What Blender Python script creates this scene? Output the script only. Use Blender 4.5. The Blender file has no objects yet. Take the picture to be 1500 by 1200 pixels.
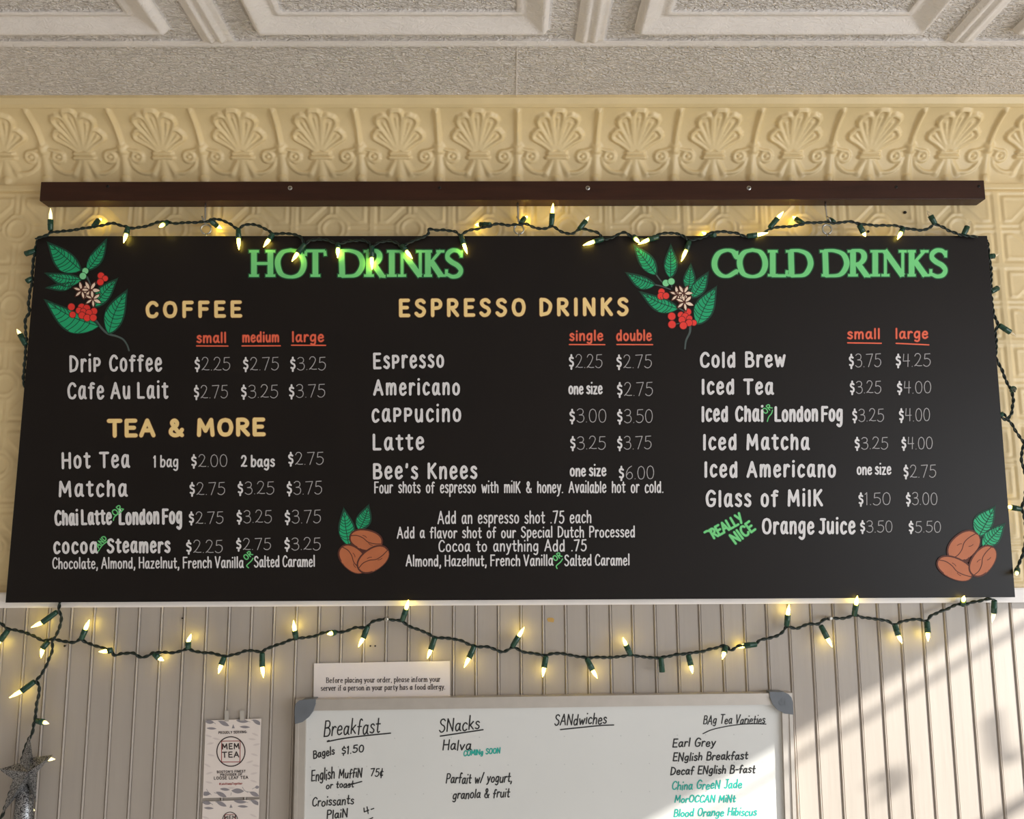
import bpy, math, random
import numpy as np
from mathutils import Vector, Matrix

random.seed(7)
np.random.seed(7)
S = bpy.context.scene
C = S.collection

# ------------------------------------------------------------------ camera
CAM = Vector((0.0, -1.615, 1.7))
YAW, PITCH, ROLL, FPX = 0.00715, 0.1455, -0.004557, 1268.06
W, H = 1500.0, 1200.0
cy, sy, cp, sp = math.cos(YAW), math.sin(YAW), math.cos(PITCH), math.sin(PITCH)
FWD = Vector((sy * cp, cy * cp, sp))
_r = Vector((cy, -sy, 0.0))
_u = _r.cross(FWD)
RGT = _r * math.cos(ROLL) + _u * math.sin(ROLL)
UPV = -_r * math.sin(ROLL) + _u * math.cos(ROLL)
cam_data = bpy.data.cameras.new('camera')
cam = bpy.data.objects.new('camera', cam_data)
C.objects.link(cam)
cam_data.sensor_fit = 'HORIZONTAL'
cam_data.sensor_width = 36.0
cam_data.lens = FPX / W * 36.0
cam_data.clip_start = 0.02
cam.matrix_world = Matrix(((RGT.x, UPV.x, -FWD.x, CAM.x), (RGT.y, UPV.y, -FWD.y, CAM.y),
                           (RGT.z, UPV.z, -FWD.z, CAM.z), (0, 0, 0, 1)))
S.camera = cam

# ------------------------------------------------------------------ light and exposure
S.view_settings.view_transform = 'Standard'
S.view_settings.look = 'None'
S.view_settings.gamma = 1.0
S.view_settings.exposure = -0.3
world = bpy.data.worlds.new('world')
S.world = world
world.use_nodes = True
world.node_tree.nodes['Background'].inputs[0].default_value = (0.62, 0.72, 0.9, 1)
world.node_tree.nodes['Background'].inputs[1].default_value = 0.6

XL, XR, YB, ZC = -2.4, 2.4, -5.2, 2.507       # the room's side walls, back wall, ceiling


def lamp(name, kind, loc, direction, energy, color, **kw):
    d = bpy.data.lights.new(name, kind)
    d.energy = energy
    d.color = color
    for k, v in kw.items():
        setattr(d, k, v)
    o = bpy.data.objects.new(name, d)
    C.objects.link(o)
    o.location = loc
    o.rotation_euler = Vector(direction).to_track_quat('-Z', 'Y').to_euler()
    return o


SUN_DIR = Vector((-1.0, 0.52, -0.535))
lamp('sun', 'SUN', (4, -3, 4), SUN_DIR, 15.0, (1.0, 0.98, 0.90), angle=math.radians(0.65))
# daylight coming in through the window of the right wall and through the shop front behind
lamp('right_window_daylight', 'AREA', (XR - 0.03, -2.0, 1.55), (-1, 0.06, 0.02), 74.0, (0.92, 0.965, 1.0),
     shape='RECTANGLE', size=2.6, size_y=1.3)
lamp('shop_front_daylight', 'AREA', (1.2, YB + 0.05, 1.35), (-0.1, 1, 0.1), 21.0, (0.95, 0.97, 1.0),
     shape='RECTANGLE', size=3.2, size_y=2.0)


# ------------------------------------------------------------------ helpers
def ray(px, py):
    return FWD + RGT * ((px - W / 2) / FPX) + UPV * ((H / 2 - py) / FPX)


def at(px, py, Y):
    """point of the plane y = Y seen at a pixel of the 1500 x 1200 frame"""
    d = ray(px, py)
    return CAM + d * ((Y - CAM.y) / d.y)


def at_z(px, py, Z):
    d = ray(px, py)
    return CAM + d * ((Z - CAM.z) / d.z)


RN = np.array(RGT); UN = np.array(UPV); FN = np.array(FWD); CN = np.array(CAM)


def at_many(P, Y):
    P = np.asarray(P, float)
    d = FN + np.outer((P[:, 0] - W / 2) / FPX, RN) + np.outer((H / 2 - P[:, 1]) / FPX, UN)
    return CN + d * ((Y - CN[1]) / d[:, 1])[:, None]


def lin(c):
    return tuple(((v / 255.0) / 12.92 if v / 255.0 <= 0.04045 else ((v / 255.0 + 0.055) / 1.055) ** 2.4) for v in c)


def mat(name, rgb, rough=0.5, metal=0.0, spec=0.5, var=0.06, vscale=40.0, bump=0.0, bscale=200.0, emit=None,
        estr=0.0, trans=0.0, stretch=(1, 1, 1), bdist=0.001):
    m = bpy.data.materials.new(name)
    m.use_nodes = True
    nt = m.node_tree
    b = nt.nodes['Principled BSDF']
    c = lin(rgb)
    b.inputs['Roughness'].default_value = rough
    b.inputs['Metallic'].default_value = metal
    b.inputs['Specular IOR Level'].default_value = spec
    b.inputs['Transmission Weight'].default_value = trans
    tc = nt.nodes.new('ShaderNodeTexCoord')
    mp = nt.nodes.new('ShaderNodeMapping')
    mp.inputs['Scale'].default_value = stretch
    nt.links.new(tc.outputs['Object'], mp.inputs['Vector'])
    if var > 0:
        n = nt.nodes.new('ShaderNodeTexNoise')
        n.inputs['Scale'].default_value = vscale
        n.inputs['Detail'].default_value = 4
        nt.links.new(mp.outputs[0], n.inputs['Vector'])
        r = nt.nodes.new('ShaderNodeValToRGB')
        r.color_ramp.elements[0].position = 0.3
        r.color_ramp.elements[1].position = 0.7
        r.color_ramp.elements[0].color = (*[max(0, v * (1 - var)) for v in c], 1)
        r.color_ramp.elements[1].color = (*[min(1, v * (1 + var)) for v in c], 1)
        nt.links.new(n.outputs[0], r.inputs[0])
        nt.links.new(r.outputs[0], b.inputs['Base Color'])
    else:
        b.inputs['Base Color'].default_value = (*c, 1)
    if bump > 0:
        n2 = nt.nodes.new('ShaderNodeTexNoise')
        n2.inputs['Scale'].default_value = bscale
        n2.inputs['Detail'].default_value = 3
        nt.links.new(mp.outputs[0], n2.inputs['Vector'])
        bp = nt.nodes.new('ShaderNodeBump')
        bp.inputs['Strength'].default_value = bump
        bp.inputs['Distance'].default_value = bdist
        nt.links.new(n2.outputs[0], bp.inputs['Height'])
        nt.links.new(bp.outputs[0], b.inputs['Normal'])
    if emit is not None:
        b.inputs['Emission Color'].default_value = (*lin(emit), 1)
        b.inputs['Emission Strength'].default_value = estr
    return m


ROOT_LOC = {}


def link_mesh(name, verts, faces, m, parent=None, smooth=False):
    """one mesh object from world-space points; stored relative to its parent's place"""
    off = np.array(ROOT_LOC.get(parent.name, (0, 0, 0))) if parent else np.zeros(3)
    v = np.asarray(verts, float).reshape(-1, 3)
    if parent is None and len(v):
        off = np.array([(v[:, 0].min() + v[:, 0].max()) / 2, v[:, 1].max(), v[:, 2].min()])
    me = bpy.data.meshes.new(name)
    me.from_pydata((v - off).tolist(), [], faces)
    me.update()
    if smooth:
        me.polygons.foreach_set('use_smooth', [True] * len(me.polygons))
    if m:
        me.materials.append(m)
    o = bpy.data.objects.new(name, me)
    C.objects.link(o)
    if parent:
        o.parent = parent
        ROOT_LOC[o.name] = tuple(off)
    else:
        o.location = off
        ROOT_LOC[o.name] = tuple(off)
    return o


def tag(o, label=None, cat=None, group=None, kind=None):
    if label: o['label'] = label
    if cat: o['category'] = cat
    if group: o['group'] = group
    if kind: o['kind'] = kind
    return o


def empty(name, loc, label=None, cat=None, group=None, kind=None):
    o = bpy.data.objects.new(name, None)
    C.objects.link(o)
    o.location = loc
    o.empty_display_size = 0.05
    ROOT_LOC[o.name] = tuple(loc)
    return tag(o, label, cat, group, kind)


def child_copy(src, parent):
    """a copy of a part whose mesh is stored in its own local frame"""
    o = src.copy()
    C.objects.link(o)
    o.parent = parent
    return o


class MB:
    """collects shapes in world space and links them as one mesh"""
    def __init__(self):
        self.v = []; self.f = []

    def add(self, v, f):
        n = len(self.v)
        self.v += [tuple(p) for p in v]
        self.f += [tuple(i + n for i in q) for q in f]
        return self

    def box(self, x0, x1, y0, y1, z0, z1, bev=0.0):
        b = min(bev, (x1 - x0) / 2.01, (y1 - y0) / 2.01, (z1 - z0) / 2.01)
        if b <= 0:
            v = [(x, y, z) for x in (x0, x1) for y in (y0, y1) for z in (z0, z1)]
            f = [(0, 1, 3, 2), (4, 6, 7, 5), (0, 4, 5, 1), (2, 3, 7, 6), (0, 2, 6, 4), (1, 5, 7, 3)]
            return self.add(v, f)
        import bmesh
        bm = bmesh.new()
        bmesh.ops.create_cube(bm, size=1.0)
        for q in bm.verts:
            q.co = Vector(((x0 + x1) / 2 + q.co.x * (x1 - x0), (y0 + y1) / 2 + q.co.y * (y1 - y0), (z0 + z1) / 2 + q.co.z * (z1 - z0)))
        bmesh.ops.bevel(bm, geom=bm.edges[:], offset=b, segments=2, affect='EDGES', profile=0.6)
        bm.verts.index_update()
        v = [q.co.copy() for q in bm.verts]
        f = [tuple(q.index for q in fc.verts) for fc in bm.faces]
        bm.free()
        return self.add(v, f)

    def tube(self, pts, r, seg=8, cap=True):
        pts = [Vector(p) for p in pts]
        n = len(pts)
        rs = r if isinstance(r, (list, tuple)) else [r] * n
        t0 = (pts[1] - pts[0]).normalized()
        a = Vector((0, 0, 1)) if abs(t0.z) < 0.9 else Vector((1, 0, 0))
        nrm = (a - t0 * a.dot(t0)).normalized()
        v = []; f = []
        for i in range(n):
            t = (pts[min(i + 1, n - 1)] - pts[max(i - 1, 0)]).normalized()
            nrm = (nrm - t * nrm.dot(t)).normalized()
            bn = t.cross(nrm)
            for k in range(seg):
                an = 2 * math.pi * k / seg
                v.append(pts[i] + (nrm * math.cos(an) + bn * math.sin(an)) * rs[i])
        for i in range(n - 1):
            for k in range(seg):
                k2 = (k + 1) % seg
                f.append((i * seg + k, i * seg + k2, (i + 1) * seg + k2, (i + 1) * seg + k))
        if cap:
            f.append(tuple(range(seg))[::-1])
            f.append(tuple((n - 1) * seg + k for k in range(seg)))
        return self.add(v, f)

    def prism(self, front, dy):
        """a front outline (world points on a plane y = const, clockwise or not) pushed back by dy"""
        n = len(front)
        fr = [Vector(p) for p in front]
        bk = [p + Vector((0, dy, 0)) for p in fr]
        f = [tuple(range(n)), tuple(range(n, 2 * n))[::-1]]
        f += [(i, i + n, (i + 1) % n + n, (i + 1) % n) for i in range(n)]
        return self.add(fr + bk, f)

    def build(self, name, m, parent=None, smooth=False):
        return link_mesh(name, self.v, self.f, m, parent, smooth)


def catmull(P, step=None, n=6, closed=False):
    P = [np.asarray(p, float) for p in P]
    if len(P) < 3:
        return np.array(P)
    out = []
    m = len(P)
    rng = range(m) if closed else range(m - 1)
    for i in rng:
        p1, p2 = P[i], P[(i + 1) % m]
        p0 = P[(i - 1) % m] if (closed or i > 0) else 2 * p1 - p2
        p3 = P[(i + 2) % m] if (closed or i + 2 < m) else 2 * p2 - p1
        k = n if step is None else max(1, int(np.linalg.norm(p2 - p1) / step))
        for j in range(k):
            t = j / k
            out.append(0.5 * ((2 * p1) + (-p0 + p2) * t + (2 * p0 - 5 * p1 + 4 * p2 - p3) * t * t + (-p0 + 3 * p1 - 3 * p2 + p3) * t ** 3))
    if not closed:
        out.append(P[-1])
    return np.array(out)


# ------------------------------------------------------------------ brush strokes: flat paint or ink lying on a surface
class Paint:
    """strokes and filled outlines given in the photograph's frame and laid on the plane y = Y"""
    def __init__(self, Y):
        self.Y = Y; self.P = []; self.f = []; self.D = []; self.c = 0

    def tick(self):
        self.c = (self.c + 1) % 160          # later strokes lie a hair above earlier ones

    def poly(self, pts):
        n = len(self.P)
        self.P += [tuple(p) for p in pts]
        self.tick(); self.D += [self.c] * len(pts)
        self.f.append(tuple(range(n, n + len(pts))))

    def disc(self, c, r, k=16, ry=None, rot=0.0):
        ry = ry or r
        cs, sn = math.cos(rot), math.sin(rot)
        self.poly([(c[0] + r * math.cos(a) * cs - ry * math.sin(a) * sn, c[1] + r * math.cos(a) * sn + ry * math.sin(a) * cs)
                   for a in [2 * math.pi * i / k for i in range(k)]])

    def stroke(self, pts, w, caps=True):
        """a ribbon of width w (number, or one per point) along pts"""
        p = np.asarray(pts, float)
        if len(p) < 2:
            self.disc(p[0], (w if np.isscalar(w) else w[0]) / 2, 10)
            return
        hw = np.full(len(p), w / 2.0) if np.isscalar(w) else np.asarray(w, float) / 2
        t = np.empty_like(p)
        t[1:-1] = p[2:] - p[:-2]; t[0] = p[1] - p[0]; t[-1] = p[-1] - p[-2]
        L = np.linalg.norm(t, axis=1); L[L < 1e-9] = 1
        t /= L[:, None]
        nn = np.stack([-t[:, 1], t[:, 0]], 1)
        a = p + nn * hw[:, None]; b = p - nn * hw[:, None]
        n0 = len(self.P)
        for i in range(len(p)):
            self.P.append(tuple(a[i])); self.P.append(tuple(b[i]))
            self.tick(); self.D += [self.c] * 2
        for i in range(len(p) - 1):
            self.f.append((n0 + 2 * i, n0 + 2 * i + 1, n0 + 2 * i + 3, n0 + 2 * i + 2))
        if caps:
            for e, sgn in ((0, -1), (len(p) - 1, 1)):
                k = 4
                arc = []
                for j in range(k + 1):
                    an = math.pi * j / k
                    arc.append(tuple(p[e] + hw[e] * (math.cos(an) * nn[e] + sgn * math.sin(an) * t[e])))
                self.poly(arc)

    def line(self, pts, w, caps=True):
        for q0, q1 in zip(pts[:-1], pts[1:]):
            self.stroke([q0, q1], w, caps)

    def build(self, name, m, parent, dy=0.0):
        v = at_many(self.P, self.Y - dy)
        v[:, 1] -= np.array(self.D) * 1.5e-6
        # every face turned to the room
        fs = []
        for f in self.f:
            a = 0.0
            for i in range(len(f)):
                x0, z0 = v[f[i]][0], v[f[i]][2]; x1, z1 = v[f[(i + 1) % len(f)]][0], v[f[(i + 1) % len(f)]][2]
                a += x0 * z1 - x1 * z0
            fs.append(f if a > 0 else f[::-1])
        return link_mesh(name, v, fs, m, parent)


# letters as pen strokes: width, then strokes in hundredths; s = smooth, l = straight
G = {
 'A': (66, 'l 2 0 32 100', 'l 32 100 62 0', 'l 13 34 52 34'),
 'B': (56, 'l 6 0 6 100', 's 6 99 34 98 46 82 40 60 8 54', 's 8 54 40 52 54 30 42 4 6 1'),
 'C': (58, 's 56 82 44 97 26 97 9 72 6 42 14 10 32 1 48 6 56 20'),
 'D': (62, 'l 6 0 6 100', 's 6 99 32 95 54 72 56 44 42 12 6 1'),
 'E': (52, 'l 6 0 6 100', 'l 6 99 48 99', 'l 6 52 42 52', 'l 6 1 50 1'),
 'F': (50, 'l 6 0 6 100', 'l 6 99 48 99', 'l 6 52 42 52'),
 'G': (64, 's 58 84 44 98 26 97 9 72 6 42 14 10 32 1 50 8 58 26 58 44', 'l 36 44 60 44'),
 'H': (62, 'l 6 0 6 100', 'l 56 0 56 100', 'l 6 52 56 52'),
 'I': (14, 'l 7 0 7 100'),
 'J': (44, 'l 16 99 46 99', 's 34 99 36 50 34 14 22 0 6 8'),
 'K': (56, 'l 6 0 6 100', 'l 50 100 7 44', 'l 20 56 54 0'),
 'L': (48, 'l 6 100 6 1', 'l 6 1 46 1'),
 'M': (78, 'l 6 0 10 100', 'l 10 100 38 28', 'l 38 28 66 100', 'l 66 100 72 0'),
 'N': (64, 'l 6 0 6 100', 'l 6 100 56 0', 'l 56 0 56 100'),
 'O': (68, 's 34 99 14 88 5 50 14 12 34 1 54 12 63 50 54 88 34 99'),
 'P': (54, 'l 6 0 6 100', 's 6 99 36 98 50 78 42 52 8 46'),
 'R': (58, 'l 6 0 6 100', 's 6 99 36 98 50 78 40 54 8 48', 'l 22 48 54 0'),
 'S': (54, 's 48 86 34 99 14 94 8 76 20 58 40 46 49 26 38 4 18 0 4 14'),
 'T': (60, 'l 30 0 30 99', 'l 2 99 58 99'),
 'U': (60, 's 6 100 6 40 14 6 30 0 46 8 54 40 54 100'),
 'V': (60, 'l 3 100 28 0', 'l 28 0 58 100'),
 'W': (84, 'l 3 100 22 0', 'l 22 0 42 70', 'l 42 70 60 0', 'l 60 0 82 100'),
 'X': (56, 'l 4 100 52 0', 'l 52 100 4 0'),
 'Y': (56, 'l 3 100 28 46', 'l 54 100 24 0'),
 'Z': (56, 'l 6 99 50 99', 'l 50 99 6 1', 'l 6 1 52 1'),
 'a': (52, 's 42 52 28 66 12 56 5 30 12 4 24 2 36 18 42 50', 's 43 64 42 30 44 8 52 1'),
 'b': (48, 'l 6 0 6 100', 's 6 40 22 64 40 56 44 32 36 6 20 0 6 14'),
 'c': (44, 's 42 54 28 66 12 56 5 32 12 6 26 0 42 10'),
 'd': (52, 's 42 44 28 64 12 56 5 30 12 4 26 1 40 20', 'l 43 100 44 0'),
 'e': (47, 's 7 34 40 38 38 58 24 66 10 54 5 30 12 5 28 0 44 12'),
 'f': (38, 's 38 92 28 99 18 90 16 60 16 0', 'l 2 58 34 58'),
 'g': (50, 's 42 52 28 66 12 56 5 32 12 8 26 6 40 24', 's 43 64 43 10 40 -20 26 -32 8 -24'),
 'h': (48, 'l 6 0 6 100', 's 6 36 20 62 36 62 42 44 42 0'),
 'i': (14, 'l 7 0 7 62', 'l 7 108 8 111'),
 'j': (20, 's 14 64 14 0 10 -26 0 -30', 'l 14 104 15 108'),
 'k': (46, 'l 6 0 6 100', 'l 40 62 7 26', 'l 16 34 44 0'),
 'l': (14, 'l 7 0 7 100'),
 'm': (74, 'l 6 0 6 64', 's 6 36 18 62 32 60 36 40 36 0', 's 36 36 48 62 62 60 67 40 67 0'),
 'n': (48, 'l 6 0 6 64', 's 6 36 20 62 36 62 42 44 42 0'),
 'o': (50, 's 25 65 10 54 5 32 10 9 25 0 40 9 45 32 40 54 25 65'),
 'p': (48, 'l 6 64 6 -32', 's 6 44 22 66 40 58 44 32 36 8 20 2 6 16'),
 'q': (50, 's 42 52 28 66 12 56 5 30 12 4 26 1 40 20', 'l 43 64 43 -32'),
 'r': (36, 'l 6 0 6 64', 's 6 34 16 58 26 65 36 58'),
 's': (40, 's 36 56 24 66 10 60 8 48 20 36 34 26 36 12 24 0 4 8'),
 't': (38, 's 17 92 17 40 18 10 26 0 36 6', 'l 2 62 36 62'),
 'u': (50, 's 6 64 6 24 14 2 26 1 38 16 43 44', 'l 43 64 44 0'),
 'v': (46, 'l 3 64 22 0', 'l 22 0 44 64'),
 'w': (66, 'l 3 64 18 0', 'l 18 0 33 50', 'l 33 50 48 0', 'l 48 0 64 64'),
 'x': (44, 'l 4 64 40 0', 'l 40 64 4 0'),
 'y': (46, 'l 4 64 24 4', 's 44 64 26 6 16 -22 4 -30'),
 'z': (44, 'l 5 63 38 63', 'l 38 63 5 1', 'l 5 1 40 1'),
 '0': (56, 's 28 99 12 86 5 50 12 12 28 1 44 12 51 50 44 86 28 99'),
 '1': (24, 'l 14 0 14 100', 'l 14 100 3 84'),
 '2': (54, 's 5 80 14 97 32 99 44 82 40 60 24 28 4 3', 's 4 3 12 8 30 3 52 4'),
 '3': (52, 's 5 88 18 99 36 96 44 80 38 60 18 54', 's 18 54 42 50 49 28 40 6 20 0 3 12'),
 '4': (54, 'l 10 100 6 44', 'l 6 44 50 46', 'l 40 100 38 0'),
 '5': (54, 'l 48 99 14 97', 'l 14 97 11 58', 's 11 58 30 62 48 48 48 20 32 1 14 2 4 12'),
 '6': (52, 's 42 98 20 80 6 44 8 14 24 0 42 8 47 30 36 50 20 48 7 28'),
 '7': (54, 'l 4 96 50 99', 'l 50 99 20 0'),
 '8': (52, 's 28 99 12 84 20 60 38 46 46 20 28 0 8 18 16 44 34 58 42 84 28 99'),
 '.': (13, 'l 6 1 7 2'),
 '%': (48, 'l 6 0 6 82', 's 6 80 32 80 44 62 36 40 8 36'),
 ',': (18, 's 9 6 9 -6 4 -20'),
 "'": (16, 'l 9 98 7 78'),
 ':': (16, 'l 8 6 8 8', 'l 8 54 8 56'),
 '-': (36, 'l 5 40 32 40'),
 '/': (40, 'l 4 -6 36 104'),
 '+': (44, 'l 5 38 40 38', 'l 22 14 22 62'),
 '#': (56, 'l 16 0 22 96', 'l 36 0 42 96', 'l 4 32 52 32', 'l 6 64 54 64'),
 '&': (66, 's 62 36 46 6 24 0 8 16 12 40 34 62 38 84 26 98 14 84 22 60 40 28 62 0'),
 '$': (46, 's 42 80 30 88 12 84 8 68 20 54 38 44 42 24 30 8 8 14', 'l 25 110 25 84', 'l 24 10 23 -18'),
 '\u00a2': (44, 's 40 54 26 64 10 54 5 32 12 6 26 2 40 12', 'l 24 96 20 -24'),
}
_cache = {}


def glyph(ch):
    if ch not in _cache:
        d = G[ch]
        out = []
        for s in d[1:]:
            k, *n = s.split()
            q = np.array([float(x) for x in n]).reshape(-1, 2) / 100.0
            out.append((catmull(q, n=5) if (k == 's' and len(q) > 2) else q, k))
        _cache[ch] = (d[0] / 100.0, out)
    return _cache[ch]


def layout(text, gap=0.16, space=0.42):
    x = 0.0; out = []
    for ch in text:
        if ch == ' ':
            x += space; continue
        w, st = glyph(ch)
        out.append((ch, x, st))
        x += w + gap
    return out, x - gap


def write(pt, text, p0, p1, cap, w, gap=0.16, space=0.42, xh=0.66, slant=0.0, jit=0.0, nib=None, serif=0.0, rnd=None, bold=None):
    """letters from p0 to p1 along the baseline, capitals cap pixels high, pen width w pixels"""
    rnd = rnd or random.Random(sum(map(ord, text)))
    items, total = layout(text, gap, space)
    p0 = np.array(p0, float); p1 = np.array(p1, float)
    ex = p1 - p0; L = np.linalg.norm(ex); ex /= L
    ey = np.array([ex[1], -ex[0]])
    if ey[1] > 0: ey = -ey
    kx = L / total
    for ch, x, strokes in items:
        dy = rnd.uniform(-jit, jit); sc = 1 + rnd.uniform(-jit, jit)
        for q, kind in strokes:
            xx = (q[:, 0] + x) * kx
            yy = q[:, 1].copy()
            if ch in 'ij' and q[0, 1] > 1.0 and xh < .72: yy = yy - .17
            if ch.islower():
                yy = np.where(yy <= 0.66, yy * xh / 0.66, xh + (yy - 0.66) * (1 - xh) / 0.34)
            yy = (yy * sc + dy) * cap
            P = p0 + np.outer(xx + slant * yy, ex) + np.outer(yy, ey)
            ww = bold if (bold and ch == '$') else w
            if nib:
                t = np.gradient(P, axis=0)
                tl = np.linalg.norm(t, axis=1); tl[tl < 1e-9] = 1
                v = np.abs(t[:, 1]) / tl
                pt.stroke(P, (nib + (ww - nib) * v ** 1.5) if np.ptp(q, axis=0).max() > .06 else ww, caps=np.ptp(q, axis=0).max() <= .06)
            else:
                pt.stroke(P, ww)
            if serif > 0 and (ch.isalpha()):
                for e, o in ((0, 1), (-1, -2)):
                    d = P[e] - P[o]
                    if abs(d[1]) > 1.6 * abs(d[0]) and abs(q[e, 1] * 100 % 1) < 2 and (q[e, 1] in (0.0, 1.0, 0.64, -0.32)):
                        pt.stroke([P[e] - ex * serif, P[e] + ex * serif], (nib or ww) * 1.1, caps=False)


# ------------------------------------------------------------------ materials of the room
M_CREAM = mat('cream_tin_paint', (224, 199, 150), rough=0.42, var=0.05, vscale=14, bump=0.25, bscale=160, bdist=0.0012)
M_BEAD = mat('grey_beadboard_paint', (170, 160, 151), rough=0.38, var=0.05, vscale=9, bump=0.25, bscale=30, stretch=(3, 3, 0.25), bdist=0.0015)
M_LEDGE = mat('white_trim_paint', (240, 232, 226), rough=0.4, var=0.04, vscale=20, bump=0.1, bscale=90)
M_PLASTER = mat('room_plaster', (205, 198, 186), rough=0.8, var=0.04)
M_FLOOR = mat('floor_boards', (186, 184, 182), rough=0.6, var=0.08, vscale=6, stretch=(1, 8, 1))
M_GREYTRIM = mat('window_frame_paint', (225, 222, 215), rough=0.5, var=0.02)

# ceiling paint: stucco grain except on the smooth mouldings (attribute set by the pressed pattern)
M_CEIL = mat('ceiling_tin_paint', (228, 218, 210), rough=0.5, var=0.04, vscale=25)
nt = M_CEIL.node_tree
bs = nt.nodes['Principled BSDF']
tcn = nt.nodes.new('ShaderNodeTexCoord')
mpn = nt.nodes.new('ShaderNodeMapping')
mpn.inputs['Rotation'].default_value = (0, 0, 0.5)
mpn.inputs['Scale'].default_value = (0.75, 1.25, 1)
nzn = nt.nodes.new('ShaderNodeTexNoise')
nzn.inputs['Scale'].default_value = 112
nzn.inputs['Detail'].default_value = 2.5
nzn.inputs['Distortion'].default_value = 1.6
atn = nt.nodes.new('ShaderNodeAttribute')
atn.attribute_name = 'grain'
mun = nt.nodes.new('ShaderNodeMath')
mun.operation = 'MULTIPLY'
bpn = nt.nodes.new('ShaderNodeBump')
bpn.inputs['Strength'].default_value = 1.0
bpn.inputs['Distance'].default_value = 0.0105
nt.links.new(tcn.outputs['Object'], mpn.inputs[0])
nt.links.new(mpn.outputs[0], nzn.inputs['Vector'])
nt.links.new(nzn.outputs[0], mun.inputs[0])
nt.links.new(atn.outputs['Fac'], mun.inputs[1])
nt.links.new(mun.outputs[0], bpn.inputs['Height'])
nt.links.new(bpn.outputs[0], bs.inputs['Normal'])


def grid_mesh(name, V, m, smooth=True, attr=None):
    """V: (rows, cols, 3) world points"""
    r, c = V.shape[:2]
    idx = np.arange(r * c).reshape(r, c)
    F = np.stack([idx[:-1, :-1], idx[:-1, 1:], idx[1:, 1:], idx[1:, :-1]], -1).reshape(-1, 4)
    me = bpy.data.meshes.new(name)
    me.vertices.add(r * c)
    me.vertices.foreach_set('co', V.reshape(-1))
    me.loops.add(F.size)
    me.loops.foreach_set('vertex_index', F.reshape(-1).astype(np.int32))
    me.polygons.add(len(F))
    me.polygons.foreach_set('loop_start', np.arange(0, F.size, 4, dtype=np.int32))
    me.polygons.foreach_set('loop_total', np.full(len(F), 4, dtype=np.int32))
    me.update(calc_edges=True)
    me.polygons.foreach_set('use_smooth', [smooth] * len(F))
    if attr is not None:
        a = me.attributes.new('grain', 'FLOAT', 'POINT')
        a.data.foreach_set('value', attr.reshape(-1).astype(np.float32))
    me.materials.append(m)
    o = bpy.data.objects.new(name, me)
    C.objects.link(o)
    ROOT_LOC[o.name] = (0, 0, 0)
    return o


def seg_dist(X, Y, path):
    d = np.full(X.shape, 1e9)
    for (x0, y0), (x1, y1) in zip(path[:-1], path[1:]):
        dx, dy = x1 - x0, y1 - y0
        L = dx * dx + dy * dy + 1e-12
        t = np.clip(((X - x0) * dx + (Y - y0) * dy) / L, 0, 1)
        d = np.minimum(d, np.hypot(X - x0 - t * dx, Y - y0 - t * dy))
    return d


def ridge(d, r, h):
    t = np.clip(1 - (d / r) ** 2, 0, 1)
    return h * np.sqrt(t) * (t > 0)


def soft(d, r, h):
    t = np.clip(1 - d / r, 0, 1)
    return h * t * t * (3 - 2 * t)


PITCH6 = 0.1524

# ---- ceiling of pressed tin: ribs, framed panels and a plain border
def yc(py): return at_z(750, py, ZC).y
def xc(px, py): return at_z(px, py, ZC).x
Y_EDGE, Y_LINE0, Y_LINE1, Y_FR = yc(139), yc(66.5), yc(57), yc(43.5)
RIBS = [0.1395 + 0.6075 * k for k in range(-4, 5)]
FR_OFF = 0.069
xs = np.concatenate([[XL - 0.02], np.arange(XL, XR, 0.0042), [XR + 0.02]])
ys = np.concatenate([[YB], np.arange(-1.15, 0.001, 0.0036), [0.02]])
XX, YY = np.meshgrid(xs, ys)
hh = np.zeros_like(XX)
grain = np.ones_like(XX)
inner = YY < Y_LINE0 - 0.001
for rx in RIBS:
    a = np.abs(XX - rx)
    rib = np.where(a < 0.026, 0.0042 * np.clip((0.026 - a) / 0.004, 0, 1), 0)
    for o_ in (-0.0105, 0.0065):
        rib = np.maximum(rib, 0.003 + ridge(np.abs(XX - rx - o_), 0.0065, 0.0062))
    rib = np.where(a < 0.026, rib, 0)
    sel = inner & (a < 0.026) & (YY < Y_LINE1)
    hh = np.where(sel, np.maximum(hh, rib), hh)
    grain = np.where(sel, 0.12, grain)
    # the framed panel to the right of this rib
    x0, x1 = rx + FR_OFF, rx + 0.6075 - FR_OFF
    y1, y0 = Y_FR, Y_FR - 0.47
    d = np.minimum(np.minimum(XX - x0, x1 - XX), np.minimum(y1 - YY, YY - y0))
    fr = np.where(d < 0, 0, np.where(d < 0.009, 0.015 * np.sin(np.clip(d / 0.009, 0, 1) * math.pi / 2), 0.015 * (1 - np.clip((d - 0.009) / 0.031, 0, 1))))
    fr = np.maximum(fr, ridge(np.abs(d - 0.046), 0.006, 0.004))
    hh = np.where(d > -0.001, np.maximum(hh, fr), hh)
    grain = np.where((d > -0.002) & (d < 0.054), 0.12, grain)
mid = (Y_LINE0 + Y_LINE1) / 2
ln = np.abs(YY - mid)
lw = (Y_LINE0 - Y_LINE1) / 2
lr = np.where(ln < lw, 0.0035 * np.clip((lw - ln) / 0.003, 0, 1), 0)
hh = np.maximum(hh, np.where(ln < lw, np.maximum(lr, ridge(np.abs(YY - mid - lw * 0.35), lw * 0.45, 0.006)), 0))
grain = np.where(ln < lw, 0.12, grain)
ceiling = grid_mesh('ceiling', np.stack([XX, YY, ZC - hh], -1), M_CEIL, attr=grain)
tag(ceiling, 'white pressed tin ceiling with framed panels', kind='structure')
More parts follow.
